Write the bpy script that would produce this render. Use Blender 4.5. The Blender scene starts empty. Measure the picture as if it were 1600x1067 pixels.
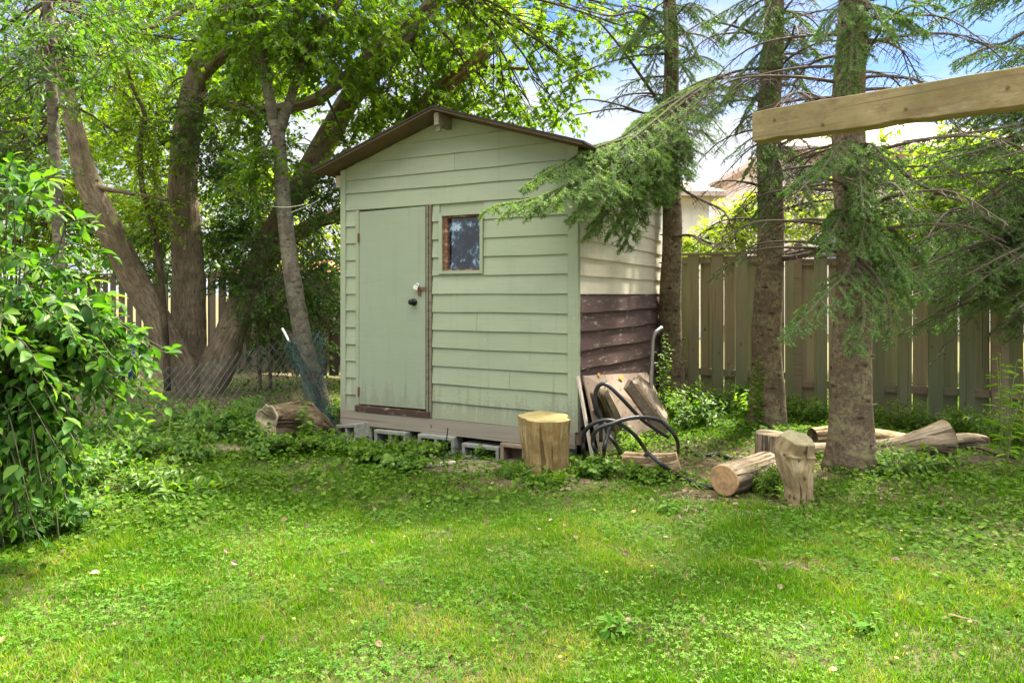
import bpy, math, random
import numpy as np
from math import radians as R

# ------------------------------------------------------------------ scene, camera, sky, sun
S = bpy.context.scene
COL = S.collection
F, EYE, HOR = 1067.0, 1.40, 460.0
cam = bpy.data.cameras.new('camera'); co = bpy.data.objects.new('camera', cam); COL.objects.link(co)
cam.sensor_width = 36; cam.lens = 36*F/1600; cam.shift_y = -73.5/1600
cam.clip_start = .05; cam.clip_end = 1500
co.location = (0, 0, EYE); co.rotation_euler = (R(90), 0, 0); S.camera = co

HI = 7.0                               # bright overhead sky layer, out of view, added as fill light
SUN_AZ, SUN_EL = 42.0, 56.0            # azimuth clockwise from +Y
w = bpy.data.worlds.new('World'); S.world = w; w.use_nodes = True
nt = w.node_tree; nt.nodes.clear()
def N(t, k, **kw):
    n = t.nodes.new(k)
    for a, b in kw.items(): setattr(n, a, b)
    return n
out = N(nt, 'ShaderNodeOutputWorld'); bg = N(nt, 'ShaderNodeBackground')
sky = N(nt, 'ShaderNodeTexSky', sky_type='NISHITA', sun_disc=False)
sky.sun_elevation = R(SUN_EL); sky.sun_rotation = R(SUN_AZ); sky.air_density = 1.0; sky.dust_density = 1.5; sky.ozone_density = 1.6
bg.inputs[1].default_value = .15
geo = N(nt, 'ShaderNodeTexCoord'); mp = N(nt, 'ShaderNodeMapping'); mp.inputs['Scale'].default_value = (1, 1, 2.6)
no = N(nt, 'ShaderNodeTexNoise'); no.inputs['Scale'].default_value = 2.1; no.inputs['Detail'].default_value = 7; no.inputs['Roughness'].default_value = .55
sx = N(nt, 'ShaderNodeSeparateXYZ')
ma = N(nt, 'ShaderNodeMath', operation='MULTIPLY_ADD'); ma.inputs[1].default_value = -1.0; ma.inputs[2].default_value = .36
ad = N(nt, 'ShaderNodeMath', operation='ADD')
cr = N(nt, 'ShaderNodeValToRGB'); cr.color_ramp.elements[0].position = .44; cr.color_ramp.elements[1].position = .68
mx = N(nt, 'ShaderNodeMixRGB'); mx.inputs[2].default_value = (1.35, 1.4, 1.46, 1)
L = nt.links.new
L(geo.outputs['Generated'], mp.inputs[0]); L(mp.outputs[0], no.inputs['Vector']); L(geo.outputs['Generated'], sx.inputs[0])
L(sx.outputs['Z'], ma.inputs[0]); L(no.outputs['Fac'], ad.inputs[0]); L(ma.outputs[0], ad.inputs[1])
low = N(nt, 'ShaderNodeMixRGB', blend_type='MULTIPLY'); low.inputs[0].default_value = 1.0; low.inputs[2].default_value = (.13, .19, .285, 1)
L(sky.outputs[0], low.inputs[1])
L(ad.outputs[0], cr.inputs[0]); L(cr.outputs[0], mx.inputs[0]); L(low.outputs[0], mx.inputs[1])
hi = N(nt, 'ShaderNodeValToRGB'); hi.color_ramp.elements[0].position = .44; hi.color_ramp.elements[1].position = .68; L(sx.outputs['Z'], hi.inputs[0])
unseen_fill = N(nt, 'ShaderNodeMixRGB'); unseen_fill.inputs[2].default_value = (HI*1.03, HI, HI*.94, 1); L(hi.outputs[0], unseen_fill.inputs[0]); L(mx.outputs[0], unseen_fill.inputs[1])
L(unseen_fill.outputs[0], bg.inputs[0]); L(bg.outputs[0], out.inputs[0])
sl = bpy.data.lights.new('sun', 'SUN'); sl.energy = 4.5; sl.angle = R(6); sl.color = (1, .92, .78)
so = bpy.data.objects.new('sun', sl); COL.objects.link(so)
so.rotation_euler = (R(90-SUN_EL), 0, R(180-SUN_AZ)); so.location = (5, 12, 15)
S.view_settings.view_transform = 'Standard'; S.view_settings.look = 'None'; S.view_settings.gamma = 1
S.view_settings.exposure = 2.42
S.cycles.max_bounces = 7; S.cycles.diffuse_bounces = 4; S.cycles.transmission_bounces = 5; S.cycles.use_denoising = True

rng = np.random.default_rng(7); random.seed(7)
A = np.array
def nrm(v): v = np.asarray(v, float); return v/np.maximum(np.linalg.norm(v, axis=-1, keepdims=True), 1e-9)
def P(px, py, Y): return A([(px-800)/F*Y, Y, EYE+(HOR-py)/F*Y])
def hsh(i, j, s):
    v = np.sin(i*127.1+j*311.7+s*74.7)*43758.5453; return v-np.floor(v)
def vn(x, y, s=0, sc=1.0):
    x = np.asarray(x)*sc; y = np.asarray(y)*sc
    i = np.floor(x); j = np.floor(y); fx = x-i; fy = y-j; fx = fx*fx*(3-2*fx); fy = fy*fy*(3-2*fy)
    return (hsh(i, j, s)*(1-fx)+hsh(i+1, j, s)*fx)*(1-fy)+(hsh(i, j+1, s)*(1-fx)+hsh(i+1, j+1, s)*fx)*fy
def fbm(x, y, s=0, sc=1.0): return (vn(x, y, s, sc)+.5*vn(x, y, s+5, sc*2.1)+.25*vn(x, y, s+9, sc*4.3))/1.75
def sst(a, b, x): t = np.clip((np.asarray(x, float)-a)/(b-a), 0, 1); return t*t*(3-2*t)

# ------------------------------------------------------------------ shed frame
D1 = A([-.89, .456, 0]); D1 /= np.linalg.norm(D1); D2 = A([-D1[1]*-1, 0, 0]); D2 = A([.456, .89, 0]); D2 /= np.linalg.norm(D2)
CR = A([.549, 5.86, 0])                       # near right corner
SW, SD = 2.58, 2.79
CL = CR + D1*SW
def SH(u, v, z): return CL - D1*u + D2*v + A([0, 0, z])     # u right along the front, v to the back
def uv_of(x, y):
    dx = x-CL[0]; dy = y-CL[1]
    return -(dx*D1[0]+dy*D1[1]), dx*D2[0]+dy*D2[1]
def gz(x, y):
    x = np.asarray(x, float); y = np.asarray(y, float)
    u, v = uv_of(x, y)
    dip = -.115*sst(-.75, -.3, v)*sst(-.6, -.1, u)*(1-sst(2.0, 2.5, u))*(1-sst(3, 3.6, v))
    return dip+(fbm(x, y, 3, 1.3)-.5)*.05*sst(1.5, 4, y)-.01
def Gp(px, py, dz=0):
    Y = (EYE)*F/(py-HOR)
    for _ in range(4):
        x = (px-800)/F*Y; Y = (EYE-float(gz(x, Y))-dz)*F/(py-HOR)
    x = (px-800)/F*Y
    return A([x, Y, float(gz(x, Y))+dz])

# ------------------------------------------------------------------ materials
def mat(name):
    m = bpy.data.materials.new(name); m.use_nodes = True; t = m.node_tree
    return m, t, t.nodes['Principled BSDF'], t.nodes['Material Output']
def ramp(t, src, stops):
    r = N(t, 'ShaderNodeValToRGB'); e = r.color_ramp.elements
    while len(e) < len(stops): e.new(.5)
    for i, (p, c) in enumerate(stops): e[i].position = p; e[i].color = (*c, 1)
    t.links.new(src, r.inputs[0]); return r.outputs[0]
def noise(t, vec, scale, detail=5, rough=.6, dist=0):
    n = N(t, 'ShaderNodeTexNoise'); n.inputs['Scale'].default_value = scale; n.inputs['Detail'].default_value = detail
    n.inputs['Roughness'].default_value = rough; n.inputs['Distortion'].default_value = dist
    if vec is not None: t.links.new(vec, n.inputs['Vector'])
    return n.outputs['Fac']
def coords(t, kind='Object', scale=(1, 1, 1), rot=(0, 0, 0)):
    c = N(t, 'ShaderNodeTexCoord'); src = c.outputs[kind]
    if any(rot):
        m0 = N(t, 'ShaderNodeMapping'); m0.inputs['Rotation'].default_value = rot; t.links.new(src, m0.inputs[0]); src = m0.outputs[0]
    m = N(t, 'ShaderNodeMapping'); m.inputs['Scale'].default_value = scale; t.links.new(src, m.inputs[0]); return m.outputs[0]
def mixc(t, fac, a, b, mode='MIX'):
    m = N(t, 'ShaderNodeMixRGB', blend_type=mode)
    for i, v in ((0, fac), (1, a), (2, b)):
        if isinstance(v, (int, float)): m.inputs[i].default_value = v
        elif isinstance(v, tuple): m.inputs[i].default_value = (*v, 1)
        else: t.links.new(v, m.inputs[i])
    return m.outputs[0]
def bump(t, bs, h, st=.4, d=.01):
    b = N(t, 'ShaderNodeBump'); b.inputs['Strength'].default_value = st; b.inputs['Distance'].default_value = d
    t.links.new(h, b.inputs['Height']); t.links.new(b.outputs[0], bs.inputs['Normal'])
def rndattr(t):
    a = N(t, 'ShaderNodeAttribute'); a.attribute_name = 'rnd'; return a.outputs['Fac']
def mul(t, a, b, op='MULTIPLY'):
    m = N(t, 'ShaderNodeMath', operation=op)
    for i, v in enumerate((a, b)):
        if isinstance(v, (int, float)): m.inputs[i].default_value = v
        else: t.links.new(v, m.inputs[i])
    return m.outputs[0]

def leafmat(name, stops, trans=.42, tcol=None, rough=.45, spec=.35):
    m, t, b, o = mat(name)
    c = ramp(t, rndattr(t), stops)
    t.links.new(c, b.inputs['Base Color']); b.inputs['Roughness'].default_value = rough; b.inputs['Specular IOR Level'].default_value = spec
    tr = N(t, 'ShaderNodeBsdfTranslucent'); t.links.new(mixc(t, 1.0, c, tcol or (1.5, 1.65, .55), 'MULTIPLY'), tr.inputs[0])
    ms = N(t, 'ShaderNodeMixShader'); ms.inputs[0].default_value = trans
    t.links.new(b.outputs[0], ms.inputs[1]); t.links.new(tr.outputs[0], ms.inputs[2]); t.links.new(ms.outputs[0], o.inputs[0])
    return m
def barkmat(name, c1, c2, c3, sx=26, sy=5, lich=None, bd=.02, spots=None, cracks=0):
    m, t, b, o = mat(name)
    v = coords(t, 'UV', (sx, sy, 1)); n = noise(t, v, 1.0, 8, .7, .5)
    n2 = noise(t, coords(t, 'UV', (1.3, 1.3, 1)), 2.2, 5, .65)
    c = ramp(t, n, [(.36, c1), (.5, c2), (.63, c3)])
    c = mixc(t, ramp(t, n2, [(.42, (.7,)*3), (.6, (0,)*3)]), c, tuple(x*.5 for x in c2))
    if lich: c = mixc(t, ramp(t, noise(t, coords(t, 'UV', (3, 3, 1)), 2.5, 8, .75), [(.5, (0, 0, 0)), (.6, (.7,)*3)]), c, lich)
    h = n
    if spots:
        vo = N(t, 'ShaderNodeTexVoronoi'); vo.inputs['Scale'].default_value = 1.0; vo.inputs['Randomness'].default_value = 1
        t.links.new(coords(t, 'UV', spots), vo.inputs['Vector'])
        sp = ramp(t, mul(t, vo.outputs['Distance'], mul(t, n, .25), 'ADD'), [(.24, (1,)*3), (.34, (0,)*3)])
        c = mixc(t, mul(t, sp, .8), c, tuple(x*.45 for x in c1))
        h = mul(t, n, mul(t, sp, .35), 'SUBTRACT')
    if cracks:
        ck = noise(t, coords(t, 'UV', (cracks, cracks*.07, 1)), 1.0, 3, .5, .6)
        ck = ramp(t, ck, [(.40, (1,)*3), (.45, (0,)*3)]); c = mixc(t, mul(t, ck, .75), c, tuple(x*.3 for x in c1)); h = mul(t, h, mul(t, ck, .6), 'SUBTRACT')
    t.links.new(c, b.inputs['Base Color']); b.inputs['Roughness'].default_value = .92; b.inputs['Specular IOR Level'].default_value = .12
    bump(t, b, h, 1.0, bd); return m
def woodmat(name, stops, sc=(3, 3, 3), grain=30, axis=2, rot=(0, 0, 0), green=None, bd=.003, flake=None, knots=True, rough=.85):
    """weathered board: colour by rnd attribute, grain along `axis` of the object"""
    m, t, b, o = mat(name)
    s = [grain, grain, grain]; s[axis] = grain*.045
    v = coords(t, 'Object', tuple(s), rot); n = noise(t, v, 1.0, 6, .65, .25)
    base = ramp(t, rndattr(t), stops)
    c = mixc(t, ramp(t, n, [(.3, (.5,)*3), (.7, (0,)*3)]), base, (.55, .5, .45), 'MULTIPLY')
    ckv = noise(t, coords(t, 'Object', tuple(q*1.6 if i_ != axis else q*.4 for i_, q in enumerate(s)), rot), 1.0, 3, .5, .3)
    c = mixc(t, ramp(t, ckv, [(.33, (.65,)*3), (.38, (0,)*3)]), c, (.06, .045, .03))
    if green:
        c = mixc(t, ramp(t, noise(t, coords(t, 'Object', (2.2, 2.2, .9)), 1.2, 4), [(.42, (0,)*3), (.68, (.7,)*3)]), c, green)
    if name == 'beam timber':
        c = mixc(t, ramp(t, noise(t, coords(t, 'Object', (5, 5, 9)), 1.3, 7, .75), [(.44, (0,)*3), (.6, (.8,)*3)]), c, (.15, .105, .05))
        c = mixc(t, ramp(t, noise(t, coords(t, 'Object', (3, 3, 14)), 1.1, 6, .7), [(.55, (0,)*3), (.7, (.6,)*3)]), c, (.36, .32, .19))
    if knots:
        vo = N(t, 'ShaderNodeTexVoronoi'); vo.inputs['Scale'].default_value = 5.5
        t.links.new(coords(t, 'Object', (1.2, 1.2, .6)), vo.inputs['Vector'])
        c = mixc(t, ramp(t, vo.outputs['Distance'], [(.045, (.8,)*3), (.1, (0,)*3)]), c, (.05, .035, .02))
    if flake:
        c = mixc(t, ramp(t, noise(t, coords(t, 'Object', (7, 7, 16)), 1.6, 8, .75), flake[0]), c, flake[1])
    t.links.new(c, b.inputs['Base Color']); b.inputs['Roughness'].default_value = rough; b.inputs['Specular IOR Level'].default_value = .25
    bump(t, b, n, .5, bd); return m
def plain(name, c, rough=.6, metal=0, nz=0, sc=30, dark=(.5, .5, .5), spec=.4, b_=0):
    m, t, b, o = mat(name)
    b.inputs['Roughness'].default_value = rough; b.inputs['Metallic'].default_value = metal; b.inputs['Specular IOR Level'].default_value = spec
    if nz:
        n = noise(t, coords(t, 'Object'), sc, 6, .65)
        t.links.new(mixc(t, ramp(t, n, [(.35, (nz,)*3), (.65, (0,)*3)]), c, tuple(x*y for x, y in zip(c, dark))), b.inputs['Base Color'])
        if b_: bump(t, b, n, .6, b_)
    else: b.inputs['Base Color'].default_value = (*c, 1)
    return m

def paintmat(name, stops, stain, wear=None, sc=1):
    m, t, b, o = mat(name)
    base = ramp(t, rndattr(t), stops)
    n1 = noise(t, coords(t, 'Object', (1.6, 1.6, 3.5)), 1.5*sc, 5)
    c = mixc(t, ramp(t, n1, [(.4, (0,)*3), (.75, (.55,)*3)]), base, stain)
    n2 = noise(t, coords(t, 'Object', (2.5, 2.5, 60), (0, 0, 0)), 1.3, 5, .7)
    c = mixc(t, ramp(t, n2, [(.3, (.2,)*3), (.5, (0,)*3)]), c, tuple(x*.7 for x in stain))
    n4 = noise(t, coords(t, 'Object', (5, 5, 12)), 5.5, 3, .5)
    c = mixc(t, ramp(t, n4, [(.73, (0,)*3), (.76, (.7,)*3)]), c, (.5, .53, .42))
    if wear:
        n3 = noise(t, coords(t, 'Object', (3.5, 3.5, 30)), 1.3, 9, .74)
        c = mixc(t, ramp(t, n3, wear[0]), c, wear[1])
    # mud splashed up from the ground, run marks, bare flecks
    cz = N(t, 'ShaderNodeTexCoord'); sz_ = N(t, 'ShaderNodeSeparateXYZ'); t.links.new(cz.outputs['Object'], sz_.inputs[0])
    run = noise(t, coords(t, 'Object', (16, 16, .7)), 1.3, 5, .7)
    c = mixc(t, ramp(t, run, [(.54, (0,)*3), (.72, (.28,)*3)]), c, tuple(x*.75 for x in stain))
    mud = mul(t, mul(t, run, .55, 'ADD'), mul(t, sz_.outputs['Z'], .9), 'SUBTRACT')
    c = mixc(t, ramp(t, mul(t, mud, mul(t, n4, .4), 'ADD'), [(.93, (0,)*3), (1.08, (.4,)*3)]), c, (.17, .155, .105))
    ch = noise(t, coords(t, 'Object', (4, 4, 9)), 7, 8, .8)
    c = mixc(t, ramp(t, ch, [(.66, (0,)*3), (.69, (.6,)*3)]), c, (.19, .165, .12))
    t.links.new(c, b.inputs['Base Color']); b.inputs['Roughness'].default_value = .62; b.inputs['Specular IOR Level'].default_value = .3
    bump(t, b, n2, .25, .002); return m

M = {}
M['green'] = paintmat('sage paint', [(0, (.265, .305, .20)), (1, (.305, .342, .235))], (.235, .275, .19))
M['door'] = paintmat('door paint', [(0, (.25, .295, .205)), (1, (.25, .295, .205))], (.228, .27, .187))
M['cream'] = paintmat('cream paint', [(0, (.62, .58, .44)), (1, (.70, .66, .53))], (.45, .41, .29), ([(.58, (0,)*3), (.68, (.55,)*3)], (.3, .27, .2)))
M['brown'] = paintmat('brown peeling paint', [(0, (.075, .044, .04)), (1, (.105, .063, .056))], (.055, .036, .033), ([(.575, (0,)*3), (.62, (.75,)*3)], (.40, .36, .32)))
M['thresh'] = woodmat('worn threshold', [(0, (.055, .035, .025)), (1, (.09, .055, .04))], grain=20, axis=0, rot=(0, 0, .47), flake=([(.55, (0,)*3), (.63, (.7,)*3)], (.30, .25, .19)))
M['reddish'] = woodmat('bare brown wood', [(0, (.12, .045, .03)), (1, (.16, .07, .04))], grain=20, flake=([(.52, (0,)*3), (.6, (.8,)*3)], (.38, .33, .25)))
M['jamb'] = woodmat('worn jamb', [(0, (.20, .19, .13)), (1, (.22, .20, .14))], grain=40, knots=False, flake=([(.50, (0,)*3), (.58, (.7,)*3)], (.10, .065, .045)))
M['skirt'] = woodmat('grey weathered timber', [(0, (.25, .225, .18)), (1, (.28, .25, .20))], grain=26, axis=0, rot=(0, 0, math.atan2(.456, .89)*1), flake=([(.6, (0,)*3), (.7, (.5,)*3)], (.32, .30, .26)))
M['soffit'] = woodmat('aged plywood', [(0, (.13, .09, .055)), (1, (.16, .11, .065))], grain=9, axis=1, knots=False, green=(.07, .055, .035))
M['shingle'] = plain('roof felt', (.03, .027, .025), .95, nz=.8, sc=40, b_=.004)
M['fence'] = woodmat('fence boards', [(0, (.17, .14, .09)), (.3, (.25, .21, .14)), (.55, (.21, .205, .12)), (.8, (.16, .17, .10)), (1, (.29, .24, .165))], grain=34, green=(.125, .15, .07))
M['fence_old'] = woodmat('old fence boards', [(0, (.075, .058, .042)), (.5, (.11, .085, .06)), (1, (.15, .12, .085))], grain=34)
M['rail'] = woodmat('fence rails', [(0, (.21, .155, .10)), (1, (.25, .185, .12))], grain=30, axis=0, rot=(0, 0, .47), green=(.13, .14, .08))
M['beam'] = woodmat('beam timber', [(0, (.27, .215, .11)), (1, (.30, .24, .125))], grain=30, axis=0, rot=(0, 0, .8), green=(.115, .105, .04), bd=.006, knots=False, flake=([(.56, (0,)*3), (.64, (.55,)*3)], (.10, .085, .045)))
M['spruce_bark'] = barkmat('spruce bark', (.06, .042, .028), (.155, .115, .075), (.27, .215, .15), 46, 26, (.21, .20, .10), .012, (9, 13, 1))
M['maple_bark'] = barkmat('maple bark', (.085, .06, .04), (.25, .19, .13), (.38, .31, .22), 44, 7, (.22, .19, .11), .03)
M['grey_bark'] = barkmat('grey bark', (.08, .066, .05), (.155, .13, .10), (.23, .20, .16), 12, 26, (.20, .21, .13), .006, (7, 16, 1))
M['twig'] = plain('twig bark', (.085, .062, .042), .9, nz=.5, sc=12)
M['shrub_stem'] = plain('shrub stems', (.07, .07, .03), .8)
M['stem'] = plain('green stem', (.14, .17, .05), .6)
M['raw_wood'] = barkmat('decayed yellow wood', (.20, .115, .04), (.34, .24, .105), (.47, .37, .19), 30, 4, (.17, .10, .035), .015, None, 11)
M['log_pale'] = barkmat('pale debarked log', (.13, .08, .035), (.32, .235, .13), (.47, .385, .25), 22, 8, (.26, .19, .11), .012, (14, 9, 1), 22)
M['log_grey'] = barkmat('grey debarked log', (.11, .08, .05), (.26, .20, .13), (.41, .345, .25), 30, 4, (.22, .18, .12), .01, None, 30)
M['rotten'] = barkmat('rotting bark', (.06, .035, .02), (.21, .145, .09), (.36, .28, .19), 20, 9, (.12, .13, .05), .04, None, 18)
M['log_dark'] = barkmat('dark log', (.04, .028, .018), (.10, .075, .05), (.19, .15, .10), 18, 5, None, .015)
def endmat(name, a, bcol, dark):
    m, t, b, o = mat(name)
    c = N(t, 'ShaderNodeTexCoord'); vl = N(t, 'ShaderNodeVectorMath', operation='LENGTH'); t.links.new(c.outputs['UV'], vl.inputs[0])
    n = noise(t, coords(t, 'UV', (9, 9, 1)), 1.2, 6, .7)
    s = mul(t, mul(t, mul(t, vl.outputs['Value'], 190.0), mul(t, n, 6.0), 'ADD'), 0.0, 'SINE')
    cc = mixc(t, mul(t, mul(t, s, .25), .3, 'ADD'), a, bcol)
    cc = mixc(t, ramp(t, n, [(.45, (0,)*3), (.68, (.85,)*3)]), cc, dark)
    t.links.new(cc, b.inputs['Base Color']); b.inputs['Roughness'].default_value = .85; bump(t, b, n, .7, .01); return m
M['end_yellow'] = endmat('cut end yellow', (.36, .29, .11), (.28, .21, .08), (.17, .155, .05))
M['end_brown'] = endmat('cut end brown', (.36, .22, .10), (.26, .15, .07), (.10, .07, .04))
M['rotten_end'] = endmat('hollow end', (.34, .28, .18), (.25, .20, .12), (.10, .08, .04))
M['end_mossy'] = endmat('cut end mossy', (.25, .21, .12), (.17, .15, .08), (.12, .12, .05))
M['concrete'] = plain('concrete block', (.25, .25, .225), .95, nz=.8, sc=22, dark=(.6, .6, .55), b_=.004)
M['tanblock'] = plain('tan block', (.27, .20, .14), .95, nz=.8, sc=22, dark=(.6, .6, .55), b_=.004)
M['stone'] = plain('flat stone', (.19, .145, .10), .95, nz=.9, sc=9, dark=(.5, .5, .4), b_=.01)
M['panel'] = woodmat('old plywood panel', [(0, (.26, .20, .15)), (1, (.28, .22, .17))], grain=10, axis=1, flake=([(.6, (0,)*3), (.66, (.5,)*3)], (.2, .16, .12)))
M['plank_dark'] = woodmat('dark plank', [(0, (.14, .105, .08)), (1, (.2, .15, .11))], grain=40, flake=([(.55, (0,)*3), (.63, (.6,)*3)], (.35, .3, .24)))
M['plank_white'] = woodmat('whitish strip', [(0, (.5, .44, .36)), (1, (.56, .5, .42))], grain=30)
M['hose'] = plain('black rubber', (.018, .019, .021), .42, nz=.5, sc=60)
M['metal'] = plain('galvanised steel', (.42, .42, .41), .45, .7, nz=.5, sc=18)
M['wire'] = plain('fence wire', (.10, .12, .11), .55, .6)
M['blackmetal'] = plain('black metal', (.02, .02, .02), .35, .6)
M['rust'] = plain('rusty hasp', (.20, .09, .05), .8, .2, nz=.7, sc=60)
M['chrome'] = plain('padlock steel', (.75, .75, .74), .25, .9)
M['white'] = plain('white plastic', (.75, .74, .70), .5)
M['net'] = plain('teal netting', (.015, .075, .08), .6)
M['rope'] = plain('pale cord', (.6, .56, .48), .8)
M['bluebin'] = plain('blue plastic', (.015, .045, .18), .4)
M['soil_pile'] = plain('soil', (.05, .035, .022), .95, nz=.8, sc=20, b_=.01)
# window pane: pale blue specks painted into the colour as tree and sky reflections
m, t, b, o = mat('glass with painted reflections'); M['pane'] = m
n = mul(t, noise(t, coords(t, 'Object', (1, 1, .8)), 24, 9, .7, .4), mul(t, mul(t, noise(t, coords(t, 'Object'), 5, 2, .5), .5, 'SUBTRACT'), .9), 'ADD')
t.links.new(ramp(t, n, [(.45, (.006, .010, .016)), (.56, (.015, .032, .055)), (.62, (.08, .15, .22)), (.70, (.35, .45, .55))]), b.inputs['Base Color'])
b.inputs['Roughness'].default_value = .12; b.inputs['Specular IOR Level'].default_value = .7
# ground
m, t, b, o = mat('soil and litter'); M['ground'] = m
v = coords(t, 'Object'); n1 = noise(t, v, 1.1, 6); n2 = noise(t, v, 26, 6, .75); n3 = noise(t, v, 90, 3, .7)
c = ramp(t, n2, [(.3, (.045, .032, .02)), (.5, (.105, .075, .048)), (.62, (.17, .125, .085)), (.75, (.28, .22, .16))])
c = mixc(t, ramp(t, n1, [(.42, (0,)*3), (.6, (.65,)*3)]), c, mixc(t, n3, (.05, .085, .015), (.11, .15, .035)))
t.links.new(c, b.inputs['Base Color']); b.inputs['Roughness'].default_value = .95; b.inputs['Specular IOR Level'].default_value = .1; bump(t, b, n2, .9, .02)

G1, G2, G3 = (.035, .105, .004), (.075, .18, .006), (.14, .25, .012)
M['grass'] = leafmat('grass blades', [(0, G1), (.4, G2), (.8, G3), (.95, (.26, .27, .07)), (1, (.38, .31, .14))], .45, (1.6, 1.65, .3), .7, .08)
M['clover'] = leafmat('clover leaves', [(0, (.04, .125, .010)), (.5, (.085, .20, .022)), (1, (.165, .285, .05))], .4, (1.5, 1.65, .3), .7, .1)
M['ivy'] = leafmat('ground ivy leaves', [(0, (.035, .085, .008)), (.5, (.075, .15, .014)), (1, (.14, .22, .03))], .38, (1.5, 1.65, .3), .7, .1)
M['litter'] = leafmat('dry leaves', [(0, (.07, .04, .025)), (.5, (.15, .09, .055)), (.9, (.28, .19, .11)), (1, (.42, .33, .12))], .15, (1, .9, .7))
M['maple_leaf'] = leafmat('maple leaves', [(0, (.045, .10, .008)), (.5, (.085, .165, .012)), (1, (.16, .25, .02))], .55, (2.0, 2.0, .4), .45, .25)
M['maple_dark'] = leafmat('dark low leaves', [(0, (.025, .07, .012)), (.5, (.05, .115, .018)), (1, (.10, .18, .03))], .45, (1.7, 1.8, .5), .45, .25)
M['far_leaf'] = leafmat('far leaves', [(0, (.07, .13, .01)), (.5, (.13, .21, .014)), (1, (.22, .30, .025))], .6, (2.0, 2.0, .4), .5, .2)
M['yellow_leaf'] = leafmat('yellow green leaves', [(0, (.14, .22, .02)), (1, (.27, .34, .04))], .55, (1.7, 1.7, .45))
M['shrub_leaf'] = leafmat('shrub leaves', [(0, (.02, .07, .01)), (.5, (.05, .135, .016)), (.85, (.10, .20, .025)), (1, (.13, .235, .028))], .42, (1.7, 1.8, .45), .5, .22)
M['weed_leaf'] = leafmat('weed leaves', [(0, (.045, .11, .015)), (.5, (.085, .18, .022)), (1, (.17, .27, .04))], .42, (1.6, 1.7, .45), .45, .25)
M['weed_bright'] = leafmat('bright weed leaves', [(0, (.11, .22, .02)), (1, (.22, .36, .04))], .5, (1.6, 1.7, .45))
M['needle'] = leafmat('spruce needles', [(0, (.045, .105, .03)), (.5, (.09, .185, .045)), (1, (.17, .26, .06))], .36, (1.4, 1.6, .5), .5, .2)
M['needle_dark'] = leafmat('dark spruce needles', [(0, (.035, .09, .024)), (.5, (.075, .165, .036)), (1, (.15, .24, .05))], .4, (1.3, 1.6, .5), .5, .2)
M['needle_near'] = leafmat('fresh spruce needles', [(0, (.06, .135, .04)), (.5, (.125, .225, .06)), (1, (.24, .33, .08))], .38, (1.5, 1.6, .45), .5, .2)
M['render_wall'] = plain('cream stucco', (.70, .66, .58), .9, nz=.3, sc=3)
M['far_roof'] = plain('pinkish roof tiles', (.50, .40, .35), .9, nz=.5, sc=14)
M['orange_roof'] = plain('orange roof', (.50, .22, .10), .85, nz=.5, sc=6)
M['brick_red'] = plain('red brick', (.38, .15, .10), .9, nz=.6, sc=20)
m, t, b, o = mat('pale brick'); M['brick'] = m
bt = N(t, 'ShaderNodeTexBrick'); bt.inputs['Scale'].default_value = 5; bt.inputs['Color1'].default_value = (.62, .52, .46, 1); bt.inputs['Color2'].default_value = (.56, .45, .40, 1); bt.inputs['Mortar'].default_value = (.68, .64, .6, 1)
t.links.new(coords(t, 'Object', (1, 1, 1), (R(90), 0, 0)), bt.inputs['Vector']); t.links.new(bt.outputs[0], b.inputs['Base Color']); b.inputs['Roughness'].default_value = .9
M['glass_far'] = plain('house window glass', (.10, .13, .15), .15, spec=.8)

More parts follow.
